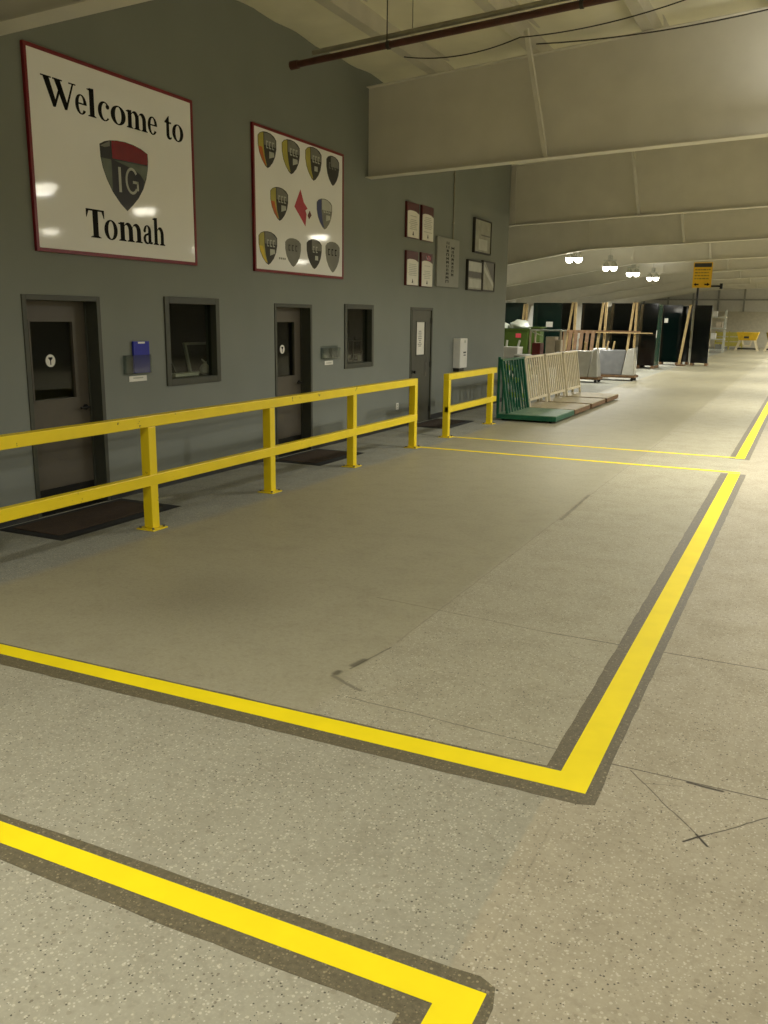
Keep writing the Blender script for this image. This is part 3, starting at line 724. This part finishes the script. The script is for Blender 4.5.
# ------------------------------------------------------------------ guard rails
def guard_rail(label, y_from, y_to, posts):
    t = thing('guard_rail', label, 'rail', (-5.36, posts[0], 0))
    Y = lambda v: v-posts[0]
    for p in posts:
        y = Y(p)
        m_ = obj('post', MB().box(-.05,.05,y-.05,y+.05,.012,.955), M['yellow'], t, bevel=.006)
        pl = obj('base_plate', MB().box(-.1,.1,y-.1,y+.1,0,.012), M['yellow'], m_)
        for sx in (-.075,.075):
            for sy in (-.075,.075): obj('anchor_bolt', MB().tube((sx,y+sy,.012), (sx,y+sy,.03), .011, 6), M['metal'], m_)
    obj('top_rail', MB().box(-.05,.05,Y(y_from),Y(y_to),.955,1.055), M['yellow'], t, bevel=.006)
    obj('middle_rail', MB().box(-.02,.054,Y(y_from),Y(y_to),.415,.515), M['yellow'], t, bevel=.006)
    return t
guard_rail('long yellow guard rail along the office wall, nearer the viewer', .0, 12.235, [.1, 2.13, 4.16, 6.19, 8.19, 10.18, 12.185])
guard_rail('short yellow guard rail beyond the gap, by the green cart', 13.52, 16.0, [13.57, 15.78])

for y0, y1, where in ((5.45, 7.1, 'the first door, nearest the viewer'), (10.0, 11.33, 'the second door, between the windows'), (14.6, 16.05, 'the narrow third door')):
    t = thing('door_mat', 'brown door mat with black rubber edge in front of '+where, 'mat', (-6.15, (y0+y1)/2, 0), 0, 'door mats along the office wall'); h = (y1-y0)/2
    obj('rubber_base', MB().hexa([(-.41,-h,0),(.41,-h,0),(.41,h,0),(-.41,h,0),(-.38,-h+.03,.008),(.38,-h+.03,.008),(.38,h-.03,.008),(-.38,h-.03,.008)]), M['rubber'], t)
    obj('carpet', MB().box(-.3,.27,-h+.1,h-.14,.008,.014), M['matc'], t)

# ------------------------------------------------------------------ floor lines
def floor_line(label, pts, border_in, group=None):
    """pts: outline of the tape on the floor; border_in: outline of the ground-out strip around it"""
    t = thing('floor_line', label, 'floor line', (pts[0][0], pts[0][1], 0), 0, group); o0 = pts[0]
    if border_in:
        rr = random.Random(len(label)); out = []
        n_ = len(border_in)
        for i in range(n_):
            a, b = Vector(border_in[i]), Vector(border_in[(i+1)%n_]); L = (b-a).length; k_ = max(1, int(L/.09))
            nn = Vector((b.y-a.y, a.x-b.x)).normalized()
            for j in range(k_):
                p = a+(b-a)*j/k_ + nn*rr.uniform(-.0035,.0035)*(1 if j else 0); out.append((p.x-o0[0], p.y-o0[1]))
        obj('border', MB().prism_z(out, .0003, .0009), M['stain'], t)['label'] = 'dark worn border'
    obj('tape', MB().prism_z([(x-o0[0], y-o0[1]) for x, y in pts], .0009, .002), M['tape'], t)
    return t
floor_line('yellow floor line crossing the bottom left corner, nearest the viewer', [(-5.3,2.02),(-5.3,2.125),(-2.68,2.122),(-.66,2.125),(-.66,-2),(-.79,-2),(-.79,2.02),(-2.56,2.02)],
           [(-5.3,1.93),(-5.3,2.17),(-2.7,2.16),(-1.2,2.175),(-.70,2.185),(-.645,2.16),(-.625,2.08),(-.63,-2),(-.87,-2),(-.865,1.94),(-1.6,1.935),(-2.4,1.945)])
floor_line('yellow floor line of the big L, its corner in the lower right of the picture', [(-5.3,3.33),(-5.3,3.445),(-4.21,3.46),(-.795,3.51),(-.795,12.2),(-.655,12.2),(-.655,3.37),(-4.08,3.35)],
           [(-5.3,3.22),(-5.3,3.46),(-4.2,3.475),(-.865,3.53),(-.89,12.15),(-.58,12.17),(-.605,3.6),(-.60,3.30),(-.67,3.275),(-4.0,3.24)])
floor_line('thin far yellow cross line from the end post of the long rail', [(-5.34,12.24),(-5.34,12.335),(-.66,12.335),(-.66,12.24)], None)
floor_line('thin far yellow cross line from the first post of the short rail', [(-5.34,13.62),(-5.34,13.71),(-.82,13.71),(-.82,13.62)], None)
floor_line('yellow floor line running away along the right edge, beyond the cross lines', [(-.82,13.6),(-.82,60),(-.69,60),(-.69,13.6)], [(-.9,13.55),(-.9,60),(-.62,60),(-.62,13.52)])

# ------------------------------------------------------------------ pipe, conduit and cables under the roof
def under_roof(name, label, cat, pts, r, m, n=10):
    o0 = Vector(pts[0]); t = thing(name, label, cat, pts[0])
    obj('run', MB().path([Vector(p)-o0 for p in pts], r, n), m, t, smooth=True); return t, o0
py = 10.2
pz = lambda x: 5.03+.0655*(x+6.2)
t, o0 = under_roof('sprinkler_pipe', 'rusty dark pipe crossing under the roof near the top of the picture', 'pipe', [(-6.2,py,pz(-6.2)), (9,py,pz(9))], .04, M['pipe'])
obj('end_cap', MB().tube((-.06,0,-.004), (.05,0,.003), .052), M['pipe'], t)
for x in (-4.9, -2.6, 1.2, 4):
    h = MB().tube((x+6.2,-.045,pz(x)-5.03), (x+6.2,-.045,roof_z(x)-5.03-.02), .007, 6); h.tube((x+6.18,0,pz(x)-5.03), (x+6.22,0,pz(x)-5.03), .05, 12); obj('hanger', h, M['cable'], t)
t, o0 = under_roof('conduit', 'pale thin conduit running close above the rusty pipe', 'conduit', [(-5.95,py+.02,pz(-5.95)+.10), (9,py+.02,pz(9)+.10)], .03, M['conduit'])
for x in (-4.6, -2, 1.5, 5): obj('hanger', MB().tube((x+5.95,0,pz(x)+.10-o0.z), (x+5.95,0,roof_z(x)-.02-o0.z), .006, 6), M['conduit'], t)
def sag(a, b, d, n=14):
    a, b = Vector(a), Vector(b); return [a+(b-a)*i/n-Vector((0,0,d*4*(i/n)*(1-i/n))) for i in range(n+1)]
under_roof('cable', 'dark cable sagging along the top of the big beam, toward the right edge', 'cable', sag((-3.85,12.72,5.66), (.8,12.72,6.0), .16), .009, M['cable'], 6)
under_roof('cable', 'dark cable looping below the roof just behind the rusty pipe', 'cable', sag((-5.5,11.95,5.48), (-3.84,11.95,5.54), .10)+sag((-3.84,11.95,5.54), (-1.5,11.7,5.70), .08), .008, M['cable'], 6)
t, _ = under_roof('sprinkler_pipe', 'dark pipe along the far left under the roof, past the wall end', 'pipe', [(-13.2,20.6,4.25), (-13.2,74,4.25)], .06, M['pipe'])
for y in (28,40,52,64): obj('hanger', MB().tube((0,y-20.6,0), (0,y-20.6,roof_z(-13.2)-4.25-.02), .01, 6), M['cable'], t)

# ------------------------------------------------------------------ lamps
def make_lamp():
    r = thing('high_bay_light', '', 'light')
    hs = obj('housing', MB().box(-.07,.07,-.12,.12,.26,.42), M['shade'], r, bevel=.01)
    obj('mounting_bar', MB().box(-.24,.24,-.025,.025,.2,.26), M['shade'], r)
    for s in (-1, 1):
        rf = obj('reflector', MB().lathe((s*.145,0,0), [(.14,0),(.132,.03),(.1,.11),(.06,.17),(.04,.2)], 18), M['shade'], r, smooth=True)
        obj('lens', MB().lathe((s*.145,0,0), [(.045,-.15),(.09,-.125),(.125,-.05),(.13,-.004),(.128,.0)], 18), M['lens'], rf)
    return r
lamp0 = None
LAMPS = []
for x, y in ((-2.6,.9), (3.8,7.4), (3.4,-3.2), (-.45,12.2), (.25,15.7), (-.2,22.5), (-.2,29.5), (-.2,36.5), (-.2,43.5), (-.2,50.5), (-.2,57.5), (-.2,65.5), (1.5,71)): LAMPS.append((x, y, 4.2))  # near left, right aisle and farthest lamps are added to brighten floor and back wall
for y in (-5, 1, 7, 13, 19.5, 26.5, 33.5, 40.5, 47.5, 54.5, 62): LAMPS.append((7.0, y, 4.3))
for y in (34, 44, 54, 64): LAMPS.append((-13.4, y, 3.7))
NROW = len(LAMPS)
LAMPS += [(-7.17,28.94,3.9), (-7.07,34.08,3.9), (-7.02,38.54,3.9), (-6.86,42.66,3.9)]
lab_row = ['first', 'second', 'third', 'farthest']
for i, (x, y, z) in enumerate(LAMPS):
    o = make_lamp() if lamp0 is None else copy_tree(lamp0)
    if lamp0 is None: lamp0 = o
    o.location = (x, y, z)
    o['group'] = 'twin high bay lights'
    if i >= NROW: o['label'] = '%s of the four glowing twin lamps above the standing glass, counted from the nearest' % lab_row[i-NROW]
    elif (x, y) == (-.45, 12.2): o['label'] = 'twin lamp cut by the right edge, under the big beam'
    else: o['label'] = 'twin lamp out of view, farther over the hall floor'
    obj('hanging_rod', MB().tube((0,0,.42), (0,0,roof_z(x)-z-.015), .008, 6), M['conduit'], o)
    for name, pw, dz, rot in (('lamp_light', (72 if 12 < y < 16 and x < 1 else 122 if y < 48 else 230) if x > -6 else (45 if x < -10 else 70), -.16, 0), ('uplight', 5, .46, PI)):
        L = bpy.data.lights.new(name, 'AREA'); L.shape = 'ELLIPSE'; L.size = .36; L.size_y = .2; L.energy = pw; L.color = (1, .985, .91)
        if not rot: L.spread = math.radians(167)
        lo = bpy.data.objects.new(name, L); COL.objects.link(lo); lo.parent = o; lo.location = (0,0,dz); lo.rotation_euler = (rot,0,0)

# ------------------------------------------------------------------ carts by the rail
def a_cart(label, loc, body, deck, green):
    t = thing('harp_rack_cart', label, 'cart', loc, 0, 'slatted carts beside the short rail')
    L, Wd = (1.45, 1.22) if green else (1.38, 1.22)
    under = body if green else M['brown']
    fr = MB()
    for x in (.02, Wd-.06): fr.box(x, x+.06, 0, L, .04, .13)
    for y in (0, L-.06): fr.box(.08, Wd-.06, y, y+.06, .04, .13)
    obj('base_frame', fr, under, t, bevel=.006)
    dk = MB()
    n_ = 9; w_ = (L-.02)/n_
    for i in range(n_): dk.box(.03, Wd-.01, .01+i*w_, .01+(i+1)*w_-.008, .13, .145)
    obj('deck', dk, deck, t)
    for x in (.12, Wd-.14):
        for y in (.14, L-.14):
            c = obj('caster', MB().box(x-.03,x+.03,y-.025,y+.025,.06,.13), M['dmetal'], t); obj('wheel', MB().tube((x,y-.018,.035), (x,y+.018,.035), .035, 14), M['rubber'], c)
    xb, xt, zt = (.24, .08, 1.17)
    for y in (.02, L-.02):
        obj('back_post', MB().box(.02,.07,y-.025,y+.025,.13,1.18+(.05 if green and y < .5 else 0)), body, t, bevel=.004)
        obj('side_post', MB().bar((xb,y,.145), (xt,y,zt), .05, .05, (0,1,0)), body, t)
    obj('top_rail', MB().box(.02,.115,-.005,L+.005,1.15,1.19), body, t, bevel=.004)
    zb = .3; xq = xb+(xt-xb)*(zb-.2)/(zt-.2)
    n_ = 8 if green else 8
    for i in range(1, n_):
        y = .02+(L-.04)*i/n_
        w_ = .04 if green else .05
        obj('slat', MB().bar((xb if green else xq,y,.145 if green else zb), (xt,y,zt), .025, w_, (0,1,0)), body, t)
    if green:
        for i in range(1, 6):
            y = .02+(L-.04)*i/6+.05
            obj('back_slat', MB().box(.03,.055,y-.02,y+.02,.13,1.16), body, t)
    else: obj('bottom_rail', MB().box(xq-.03,xq+.03,0,L,zb-.03,zb+.02), body, t, bevel=.004)
    return t
CX = -5.45
a_cart('green slatted cart with a pale green deck, nearest the rail', (CX, 16.4, 0), M['cgreen'], M['cgdeck'], True)
a_cart('first cream slatted cart, next to the green cart', (CX, 17.92, 0), M['cream'], M['cdeck'], False)
a_cart('middle cream slatted cart of the three', (CX, 19.5, 0), M['cream'], M['cdeck'], False)
a_cart('farthest cream slatted cart of the three', (CX, 21.1, 0), M['cream'], M['cdeck'], False)

# wrapped loads on carts
def wrapped(label, loc, w, m1, m2, posts):
    t = thing('wrapped_glass_cart', label, 'cart', loc, 0, 'plastic wrapped glass carts')
    obj('base_frame', MB().box(0,w,0,.7,.1,.18), M['brown'], t, bevel=.01)
    for x in (.1, w-.1):
        for y in (.1,.6):
            c = obj('caster', MB().box(x-.03,x+.03,y-.03,y+.03,.07,.1), M['dmetal'], t); obj('wheel', MB().tube((x,y-.02,.05), (x,y+.02,.05), .05, 12), M['rubber'], c)
    f = MB().hexa([(.06,.05,.18),(w*.68,.05,.18),(w*.68,.32,.18),(.06,.32,.18),(.2,.25,1.0),(w*.74,.25,1.0),(w*.74,.36,1.0),(.16,.36,1.0)])
    p = obj('wrapped_pack', f, m1, t, bevel=.03, smooth=True)
    f = MB().hexa([(w*.69,.02,.18),(w-.03,.02,.18),(w-.03,.6,.18),(w*.69,.6,.18),(w*.76,.2,1.02),(w-.12,.2,1.08),(w-.12,.44,1.08),(w*.76,.44,1.02)])
    p = obj('wrapped_pack', f, m2, t, bevel=.03, smooth=True)
    for a, b in posts: obj('stake', MB().bar((a,.45,.18), (b,.40,1.27), .05, .05), M['timber'], t)
    return t
wrapped('low cart carrying grey and white plastic wrapped sheets, in front of the black glass', (-6.52, 29.6, 0), 1.42, M['wrap'], M['wrapw'], ((.22,.42),(.45,.62),(1.2,1.27)))
wrapped('white plastic wrapped cart half hidden by the farthest cream cart', (-7.05, 28.0, 0), 1.1, M['wrapw'], M['wrapw'], ((.5,.55),(.9,.95)))

# ------------------------------------------------------------------ standing glass
def glass_pack(label, x0, x1, y, d, z1, m, edge=None, labels=(), lean=.12):
    t = thing('glass_sheet_pack', label, 'glass', ((x0+x1)/2, y, 0), 0, 'standing glass packs')
    w = (x1-x0)/2; th = min(.12, d)
    f = MB().hexa([(-w,0,.12),(w,0,.12),(w,th,.12),(-w,th,.12),(-w,lean,z1),(w,lean,z1),(w,lean+th,z1),(-w,lean+th,z1)])
    fr = obj('front_sheet', f, m, t)
    if d > .12:
        f = MB().hexa([(-w,th+.03,.12),(w-.01,th+.03,.12),(w-.01,d,.12),(-w,d,.12),(-w,lean+th+.03,z1-.03),(w-.01,lean+th+.03,z1-.03),(w-.01,lean+d,z1-.03),(-w,lean+d,z1-.03)])
        b = obj('sheet_stack', f, edge or m, t)
    obj('skid', MB().box(-w,-w+.12,-.05,d+.1,0,.12).box(w-.12,w,-.05,d+.1,0,.12), M['brown'], t)
    for lx, lz, lw, lh in labels:
        yy = lean*(lz-.12)/(z1-.12)
        pl = MB().hexa([(lx-w-lw/2,yy-.006,lz-lh/2),(lx-w+lw/2,yy-.006,lz-lh/2),(lx-w+lw/2,yy-.001,lz-lh/2),(lx-w-lw/2,yy-.001,lz-lh/2),
                        (lx-w-lw/2,yy-.006+lean*lh/2.5,lz+lh/2),(lx-w+lw/2,yy-.006+lean*lh/2.5,lz+lh/2),(lx-w+lw/2,yy-.001+lean*lh/2.5,lz+lh/2),(lx-w-lw/2,yy-.001+lean*lh/2.5,lz+lh/2)])
        obj('paper_label', pl, M['paper'], fr)
    return t
glass_pack('dark green glass pack behind the olive bin, nearest the wall end', -12.6, -11.45, 38.0, .3, 2.66, M['gglass'])
glass_pack('dark green glass pack with a pale label, right of the yellow stakes', -11.1, -9.85, 38.0, .3, 2.66, M['gglass'], labels=((.75,1.75,.3,.22),))
glass_pack('black glass pack, first of the row of black packs from the left', -9.82, -9.3, 38.0, .3, 2.66, M['dglass'])
glass_pack('black glass pack, second of the row of black packs from the left', -8.97, -7.97, 38.0, .3, 2.66, M['dglass'])
glass_pack('black glass pack behind the wrapped grey cart, third from the left', -7.72, -6.74, 38.0, .3, 2.66, M['dglass'])
glass_pack('black glass pack with teal edge and white labels, fourth from the left', -6.5, -5.81, 38.0, 1.3, 2.66, M['dglass'], M['tglass'], ((.62,1.42,.2,.3),))
glass_pack('wide black glass pack left of the leaning tan post', -6.2, -5.36, 42.0, .5, 2.66, M['dglass'], None, ((.17,1.98,.16,.2),(.74,1.9,.12,.26)))
glass_pack('rightmost black glass pack with white label at its edge', -4.83, -4.10, 42.0, .5, 2.66, M['dglass'], None, ((.64,1.65,.16,.28),))
glass_pack('narrow black glass pack set back behind the single leaning tan post', -5.42, -5.02, 42.75, .3, 2.64, M['dglass'])
def stand(label, x0, x1, xr, y, z1):
    t = thing('timber_stand', label, 'stand', ((x0+xr)/2, y, 0), 0, 'timber stands between the glass packs')
    c = (x0+xr)/2
    obj('leaning_post', MB().bar((x0-c,-.12,.08), (x1-c,.1,z1), .09, .09), M['timber'], t)
    obj('upright_post', MB().bar((xr-c,.1,.08), (xr-c,.1,z1), .09, .09), M['timber'], t)
    obj('foot', MB().box(-.3,.3,-.3,.5,0,.08), M['brown'], t)
stand('tan timber stand beside the green glass, first from the left', -9.45, -9.2, -9.08, 37.35, 2.68)
stand('tan timber stand behind the wrapped grey cart, second from the left', -8.1, -7.93, -7.8, 37.35, 2.68)
stand('tan timber stand before the fourth black pack, third from the left', -6.85, -6.68, -6.56, 37.35, 2.68)
t = thing('lumber_bar', 'long brown timber bar lying across the three stands', 'timber', (-7.8, 37.17, 1.44))
obj('plank', MB().box(-1.6,1.5,-.06,.04,0,.1), M['brown'], t); obj('plank_edge', MB().box(-1.6,2.0,-.1,-.06,-.0,.04), M['timber'], t)
t = thing('timber_stand', 'single tan leaning post between the two rightmost black packs', 'stand', (-5.1, 41.5, 0), 0, 'timber stands between the glass packs')
obj('leaning_post', MB().bar((-.14,-.05,.05), (.12,.2,2.68), .1, .1), M['timber'], t); obj('foot', MB().box(-.22,.1,-.3,.4,0,.06), M['brown'], t)
t = thing('timber_stand', 'pair of yellow timber stakes behind the olive bin', 'stand', (-11.28, 37.3, 0), 0, 'timber stands between the glass packs')
obj('leaning_post', MB().bar((-.16,0,.05), (0,.1,2.6), .09, .09), M['timber'], t); obj('upright_post', MB().bar((.1,0,.05), (.1,.1,2.6), .08, .08), M['timber'], t); obj('foot', MB().box(-.25,.25,-.2,.4,0,.05), M['brown'], t)

# yellow hanging sign on its pole
t = thing('safety_sign', 'yellow safety sign with dark header and double arrow on a black pole', 'sign', (-4.9, 43.1, 0))
fc = obj('sign_face', MB().box(-.26,.56,-.03,.0,3.45,4.57), M['syellow'], t, bevel=.01)
obj('header', MB().box(-.22,.52,-.036,-.03,4.36,4.53), M['dgrey'], fc)
mb = MB(); rr = random.Random(9)
for i in range(4):
    z = 4.22-.13*i; x = -.18
    while x < .44:
        w_ = rr.uniform(.05,.14); mb.box(x, min(x+w_,.48), -.036, -.03, z, z+.05); x += w_+.035
obj('print', mb, M['darkyellow'], fc)
mb = MB().prism_y([(-.2,3.6),(-.1,3.53),(-.1,3.67)], -.036, -.03).box(-.1,.02,-.036,-.03,3.57,3.63).prism_y([(.5,3.6),(.38,3.68),(.38,3.52)], -.036, -.03).box(.26,.38,-.036,-.03,3.57,3.63)
obj('arrows', mb, M['ink'], fc)
obj('pole', MB().tube((0,.03,0), (0,.03,4.3), .05, 10), M['black'], t); obj('arm', MB().tube((-.1,.03,3.52), (1.0,.03,3.52), .04, 8), M['dmetal'], t); obj('arm_clamp', MB().box(.93,1.05,-.04,.1,3.4,3.64), M['dmetal'], t)

# ------------------------------------------------------------------ clutter past the wall end
t = thing('waste_bin', 'olive green metal bin with a pink label, past the wall end', 'bin', (-9.6, 31.0, 0))
f = MB().hexa([(-.75,0,.12),(.35,0,.12),(.35,.9,.12),(-.75,.9,.12),(-.85,-.1,1.6),(.45,-.1,1.6),(.45,1.0,1.6),(-.85,1.0,1.6)])
b = obj('body', f, M['bin'], t, bevel=.02); obj('rim', MB().box(-.88,.48,-.13,1.03,1.56,1.62), M['bin'], t)
obj('label_patch', MB().box(-.02,.18,-.09,-.082,1.3,1.47), M['pink'], b); obj('skid', MB().box(-.7,.3,.05,.15,0,.12).box(-.7,.3,.75,.85,0,.12), M['dmetal'], t)
t = thing('steel_cabinet', 'darker olive cabinet standing right of the green bin', 'cabinet', (-8.95, 31.0, 0))
obj('body', MB().box(-.15,.2,0,.5,.05,1.66), M['bin'], t, bevel=.01); obj('plinth', MB().box(-.13,.18,.02,.48,0,.05), M['dmetal'], t); obj('top_plate', MB().box(-.2,.3,-.05,.55,1.66,1.69), M['bin'], t)
def lump(name, label, loc, sx, sy, sz, seed, m, group=None):
    bm = bmesh.new(); bmesh.ops.create_icosphere(bm, subdivisions=3, radius=1); rr = random.Random(seed)
    ph = [rr.uniform(0, 6) for _ in range(6)]
    for v in bm.verts:
        k_ = 1+.16*math.sin(v.co.x*4+ph[0])*math.sin(v.co.y*5+ph[1])+.1*math.sin(v.co.z*7+ph[2]+v.co.x*3)
        z_ = v.co.z*k_
        v.co = Vector((v.co.x*k_*sx, v.co.y*k_*sy, (max(z_, -.45)+.45)*sz))
    me = bpy.data.meshes.new(name); bm.to_mesh(me); bm.free()
    for p in me.polygons: p.use_smooth = True
    o = bpy.data.objects.new(name, me); COL.objects.link(o); o.location = loc; me.materials.append(m)
    return tag(o, label, 'bag', group)
lump('plastic_bag', 'big white plastic bag heaped on the olive bin', (-9.62, 31.35, 1.625), .36, .4, .2, 2, M['bag'], 'white bags on the bin')
lump('plastic_bag', 'small pale bag at the left end on the olive bin', (-10.2, 31.35, 1.625), .2, .3, .13, 4, M['bag'], 'white bags on the bin')
def tub(label, loc, w, h, m, prongs):
    t = thing('utility_cart', label, 'cart', loc)
    obj('tray', MB().hexa([(0,0,.5),(w,0,.5),(w,.5,.5),(0,.5,.5),(-.03,-.03,.5+h),(w+.03,-.03,.5+h),(w+.03,.53,.5+h),(-.03,.53,.5+h)]), m, t, bevel=.01)
    obj('lower_tray', MB().box(0,w,0,.5,.14,.24), m, t, bevel=.01)
    for x in (.04,w-.04):
        for y in (.04,.46):
            l_ = obj('leg', MB().box(x-.02,x+.02,y-.02,y+.02,.1,.5), m, t); obj('wheel', MB().tube((x,y-.015,.05),(x,y+.015,.05),.05,12), M['rubber'], l_)
    for x, dx in prongs: obj('handle', MB().bar((x,.25,.5+h-.04), (x+dx,.25,.5+h+.2), .05, .05), m, t)
tub('white utility cart with three upright prongs, below the olive bin', (-8.75, 26.0, .0), .72, .62, M['white'], ((.06,-.02),(.3,.02),(.66,.06)))
tub('white box cart at the wall end, left of the pronged cart', (-9.2, 27.2, 0), .5, .45, M['white'], ())
t = thing('steel_drum', 'dark green drum with a white lid behind the green cart', 'drum', (-7.35, 24.4, 0))
obj('body', MB().lathe((0,0,0), [(.24,0),(.25,.02),(.25,.28),(.258,.3),(.25,.32),(.25,.6),(.258,.62),(.25,.64),(.25,.92)]), M['cgreen'], t, smooth=True); obj('lid', MB().lathe((0,0,.92), [(.265,0),(.265,.04),(.2,.06)]), M['white'], t, smooth=True)
t = thing('pallet', 'mustard coloured pallet stack just past the wall end', 'pallet', (-8.2, 23.4, 0))
for i in range(5):
    f = MB()
    for q in range(5): f.box(-.5,.5,q*.17,q*.17+.12,.13+.14*i,.155+.14*i)
    for x in (-.5,-.04,.42): f.box(x,x+.08,0,.8,.03+.14*i,.13+.14*i)
    f.box(-.5,.5,0,.1,.015+.14*i,.03+.14*i); f.box(-.5,.5,.7,.8,.015+.14*i,.03+.14*i)
    obj('pallet_layer', f, M['darkyellow'], t)
t = thing('barrier', 'lime yellow slatted barrier seen through the green cart', 'barrier', (-6.55, 20.9, 0))
for z in (.06,.42,.72): obj('board', MB().box(-.42,.42,-.02,.02,z,z+.13), M['lime'], t, bevel=.004)
for x in (-.4,.4): obj('leg', MB().box(x-.03,x+.03,.02,.07,0,.88), M['lime'], t)
for x in (-.4,.4): obj('foot', MB().box(x-.04,x+.04,-.25,.3,0,.03), M['lime'], t)
t = thing('shelf_unit', 'tall pale topped shelf unit behind the cream carts', 'shelf', (-7.45, 27.0, 0))
obj('top_board', MB().box(-.5,.52,0,.6,1.6,1.64), M['lgrey'], t); obj('shelf', MB().box(-.48,.5,0,.6,.5,.53), M['beige'], t)
for x in (-.48,.48):
    for y in (.03,.57): obj('leg', MB().box(x-.025,x+.025,y-.025,y+.025,0,1.6), M['beige'], t)
obj('brace', MB().bar((-.45,.03,1.58), (-.1,.03,1.46), .03, .03), M['lgrey'], t)
def carton(label, loc, w, d, h, m, group='boxes on the shelf unit'):
    t = thing('carton', label, 'box', loc, 0, group); obj('body', MB().box(-w/2,w/2,0,d,0,h), m, t, bevel=.008); obj('tape_strip', MB().box(-.03,.03,-.002,d,h,h+.002), M['paper'], t)
carton('dark red box on the shelf unit, at its left', (-7.75, 27.08, .533), .26, .4, .7, M['dred'])
carton('tall beige box on the shelf unit, in its middle', (-7.30, 27.08, .533), .3, .4, .9, M['beige'])
carton('narrow beige box on the shelf unit, at its right', (-7.06, 27.1, .533), .14, .35, .8, M['beige'])
t = thing('leaning_pallet', 'brown pallet leaning upright behind the farthest cream cart', 'pallet', (-7.4, 31.0, 0))
for i in range(6): obj('slat', MB().hexa([(-.6+.2*i,0,.1),(-.48+.2*i,0,.1),(-.48+.2*i,.03,.1),(-.6+.2*i,.03,.1),(-.6+.2*i,.4,1.6),(-.48+.2*i,.4,1.6),(-.48+.2*i,.43,1.6),(-.6+.2*i,.43,1.6)]), M['brown'], t)
for z in (.1,.8,1.5): obj('stringer', MB().box(-.62,.54,.03+.4*(z-.1)/1.5,.12+.4*(z-.1)/1.5,z,z+.1), M['brown'], t)
obj('prop', MB().bar((0,.9,.02), (0,.35,1.3), .06, .06).box(-.62,.54,0,.12,0,.1), M['brown'], t)
carton('white carton on the floor beside the leaning pallet', (-6.55, 30.9, 0), .5, .4, 1.0, M['white'], None)

# far end of the hall
def hopper(label, x, m, group='yellow hoppers at the back wall'):
    t = thing('tilting_hopper', label, 'hopper', (x, 66.0, 0), 0, group)
    obj('hopper_body', MB().hexa([(-.55,0,.72),(.55,0,.72),(.55,.8,.72),(-.55,.8,.72),(-.72,-.1,1.28),(.72,-.1,1.28),(.72,.9,1.28),(-.72,.9,1.28)]), m, t, bevel=.02)
    obj('emblem', MB().box(-.22,.1,-.066,-.05,.86,1.0), M['dgrey'], t) 
    for sx in (-1,1):
        for y in (.05,.75): obj('leg', MB().bar((sx*.72,y,.0), (sx*.48,y,.72), .13, .13), M['cream'], t)
    obj('cross_brace', MB().box(-.6,.6,.02,.1,.1,.2), M['dmetal'], t); obj('stay', MB().bar((-.3,.0,.72),(-.2,.0,.35),.1,.1).bar((.3,0,.72),(.2,0,.35),.1,.1).box(-.25,.25,-.05,.05,.3,.4), M['cream'], t)
hopper('yellow hopper on splayed cream legs against the back wall', -3.97, M['byellow'])
hopper('mustard hopper cut by the right edge at the back wall', -2.1, M['darkyellow'])
t = thing('guard_board', 'low pale lime board fence in front of the back wall', 'fence', (-5.4, 68.5, 0))
for z in (.25,.6,.95): obj('board', MB().box(-.9,1.0,-.03,.03,z,z+.28), M['olive'], t)
for x in (-.85,.05,.95): obj('post', MB().box(x-.05,x+.05,.03,.12,0,1.3), M['olive'], t)
t = thing('storage_rack', 'light steel storage rack just right of the black glass', 'rack', (-5.6, 61.0, 0))
for x in (-.5,.5):
    for y in (0,.8): obj('upright', MB().box(x-.04,x+.04,y-.04,y+.04,0,2.7), M['lgrey'], t)
for z in (.15,.8,1.5,2.2): obj('shelf', MB().box(-.55,.55,-.05,.85,z,z+.07), M['lgrey'], t)
for i, (x, z, h) in enumerate(((-.2,.87,.35),(.15,1.57,.4),(-.22,2.27,.35),(.2,.22,.3))):
    carton('small %s box on the far storage rack, on shelf %s from the floor' % (('white','beige','white','grey')[i], ('two','three','four','one')[i]), (-5.6+x, 61.1, z+.004), .4, .5, h, (M['white'],M['beige'],M['white'],M['grey'])[i], 'boxes on the far storage rack')

# ------------------------------------------------------------------ world, camera, view
w = bpy.data.worlds.new('world'); S.world = w; w.use_nodes = True
w.node_tree.nodes['Background'].inputs[0].default_value = (.5,.5,.45,1); w.node_tree.nodes['Background'].inputs[1].default_value = .02
cd = bpy.data.cameras.new('camera'); co = bpy.data.objects.new('camera', cd); COL.objects.link(co); S.camera = co
yaw, pitch, roll, fpx = math.radians(25.57253), math.radians(12.59951), math.radians(.73629), 870.07
cy_, sy_, cp, sp = math.cos(yaw), math.sin(yaw), math.cos(pitch), math.sin(pitch)
fwd = Vector((-sy_*cp, cy_*cp, -sp)); right = Vector((cy_, sy_, 0)); up = right.cross(fwd)
c_, s_ = math.cos(roll), math.sin(roll)
r2 = right*c_+up*s_; u2 = up*c_-right*s_
co.matrix_world = Matrix(((r2.x,u2.x,-fwd.x,0),(r2.y,u2.y,-fwd.y,0),(r2.z,u2.z,-fwd.z,1.95),(0,0,0,1)))
cd.sensor_fit = 'AUTO'; cd.sensor_width = 36; cd.lens = fpx*36/1024; cd.clip_end = 300; cd.clip_start = .05
S.view_settings.view_transform = 'Standard'; S.view_settings.look = 'None'; S.view_settings.gamma = 1; S.view_settings.use_curve_mapping = False
S.view_settings.exposure = 0
S.cycles.use_denoising = True
S.cycles.max_bounces = 8
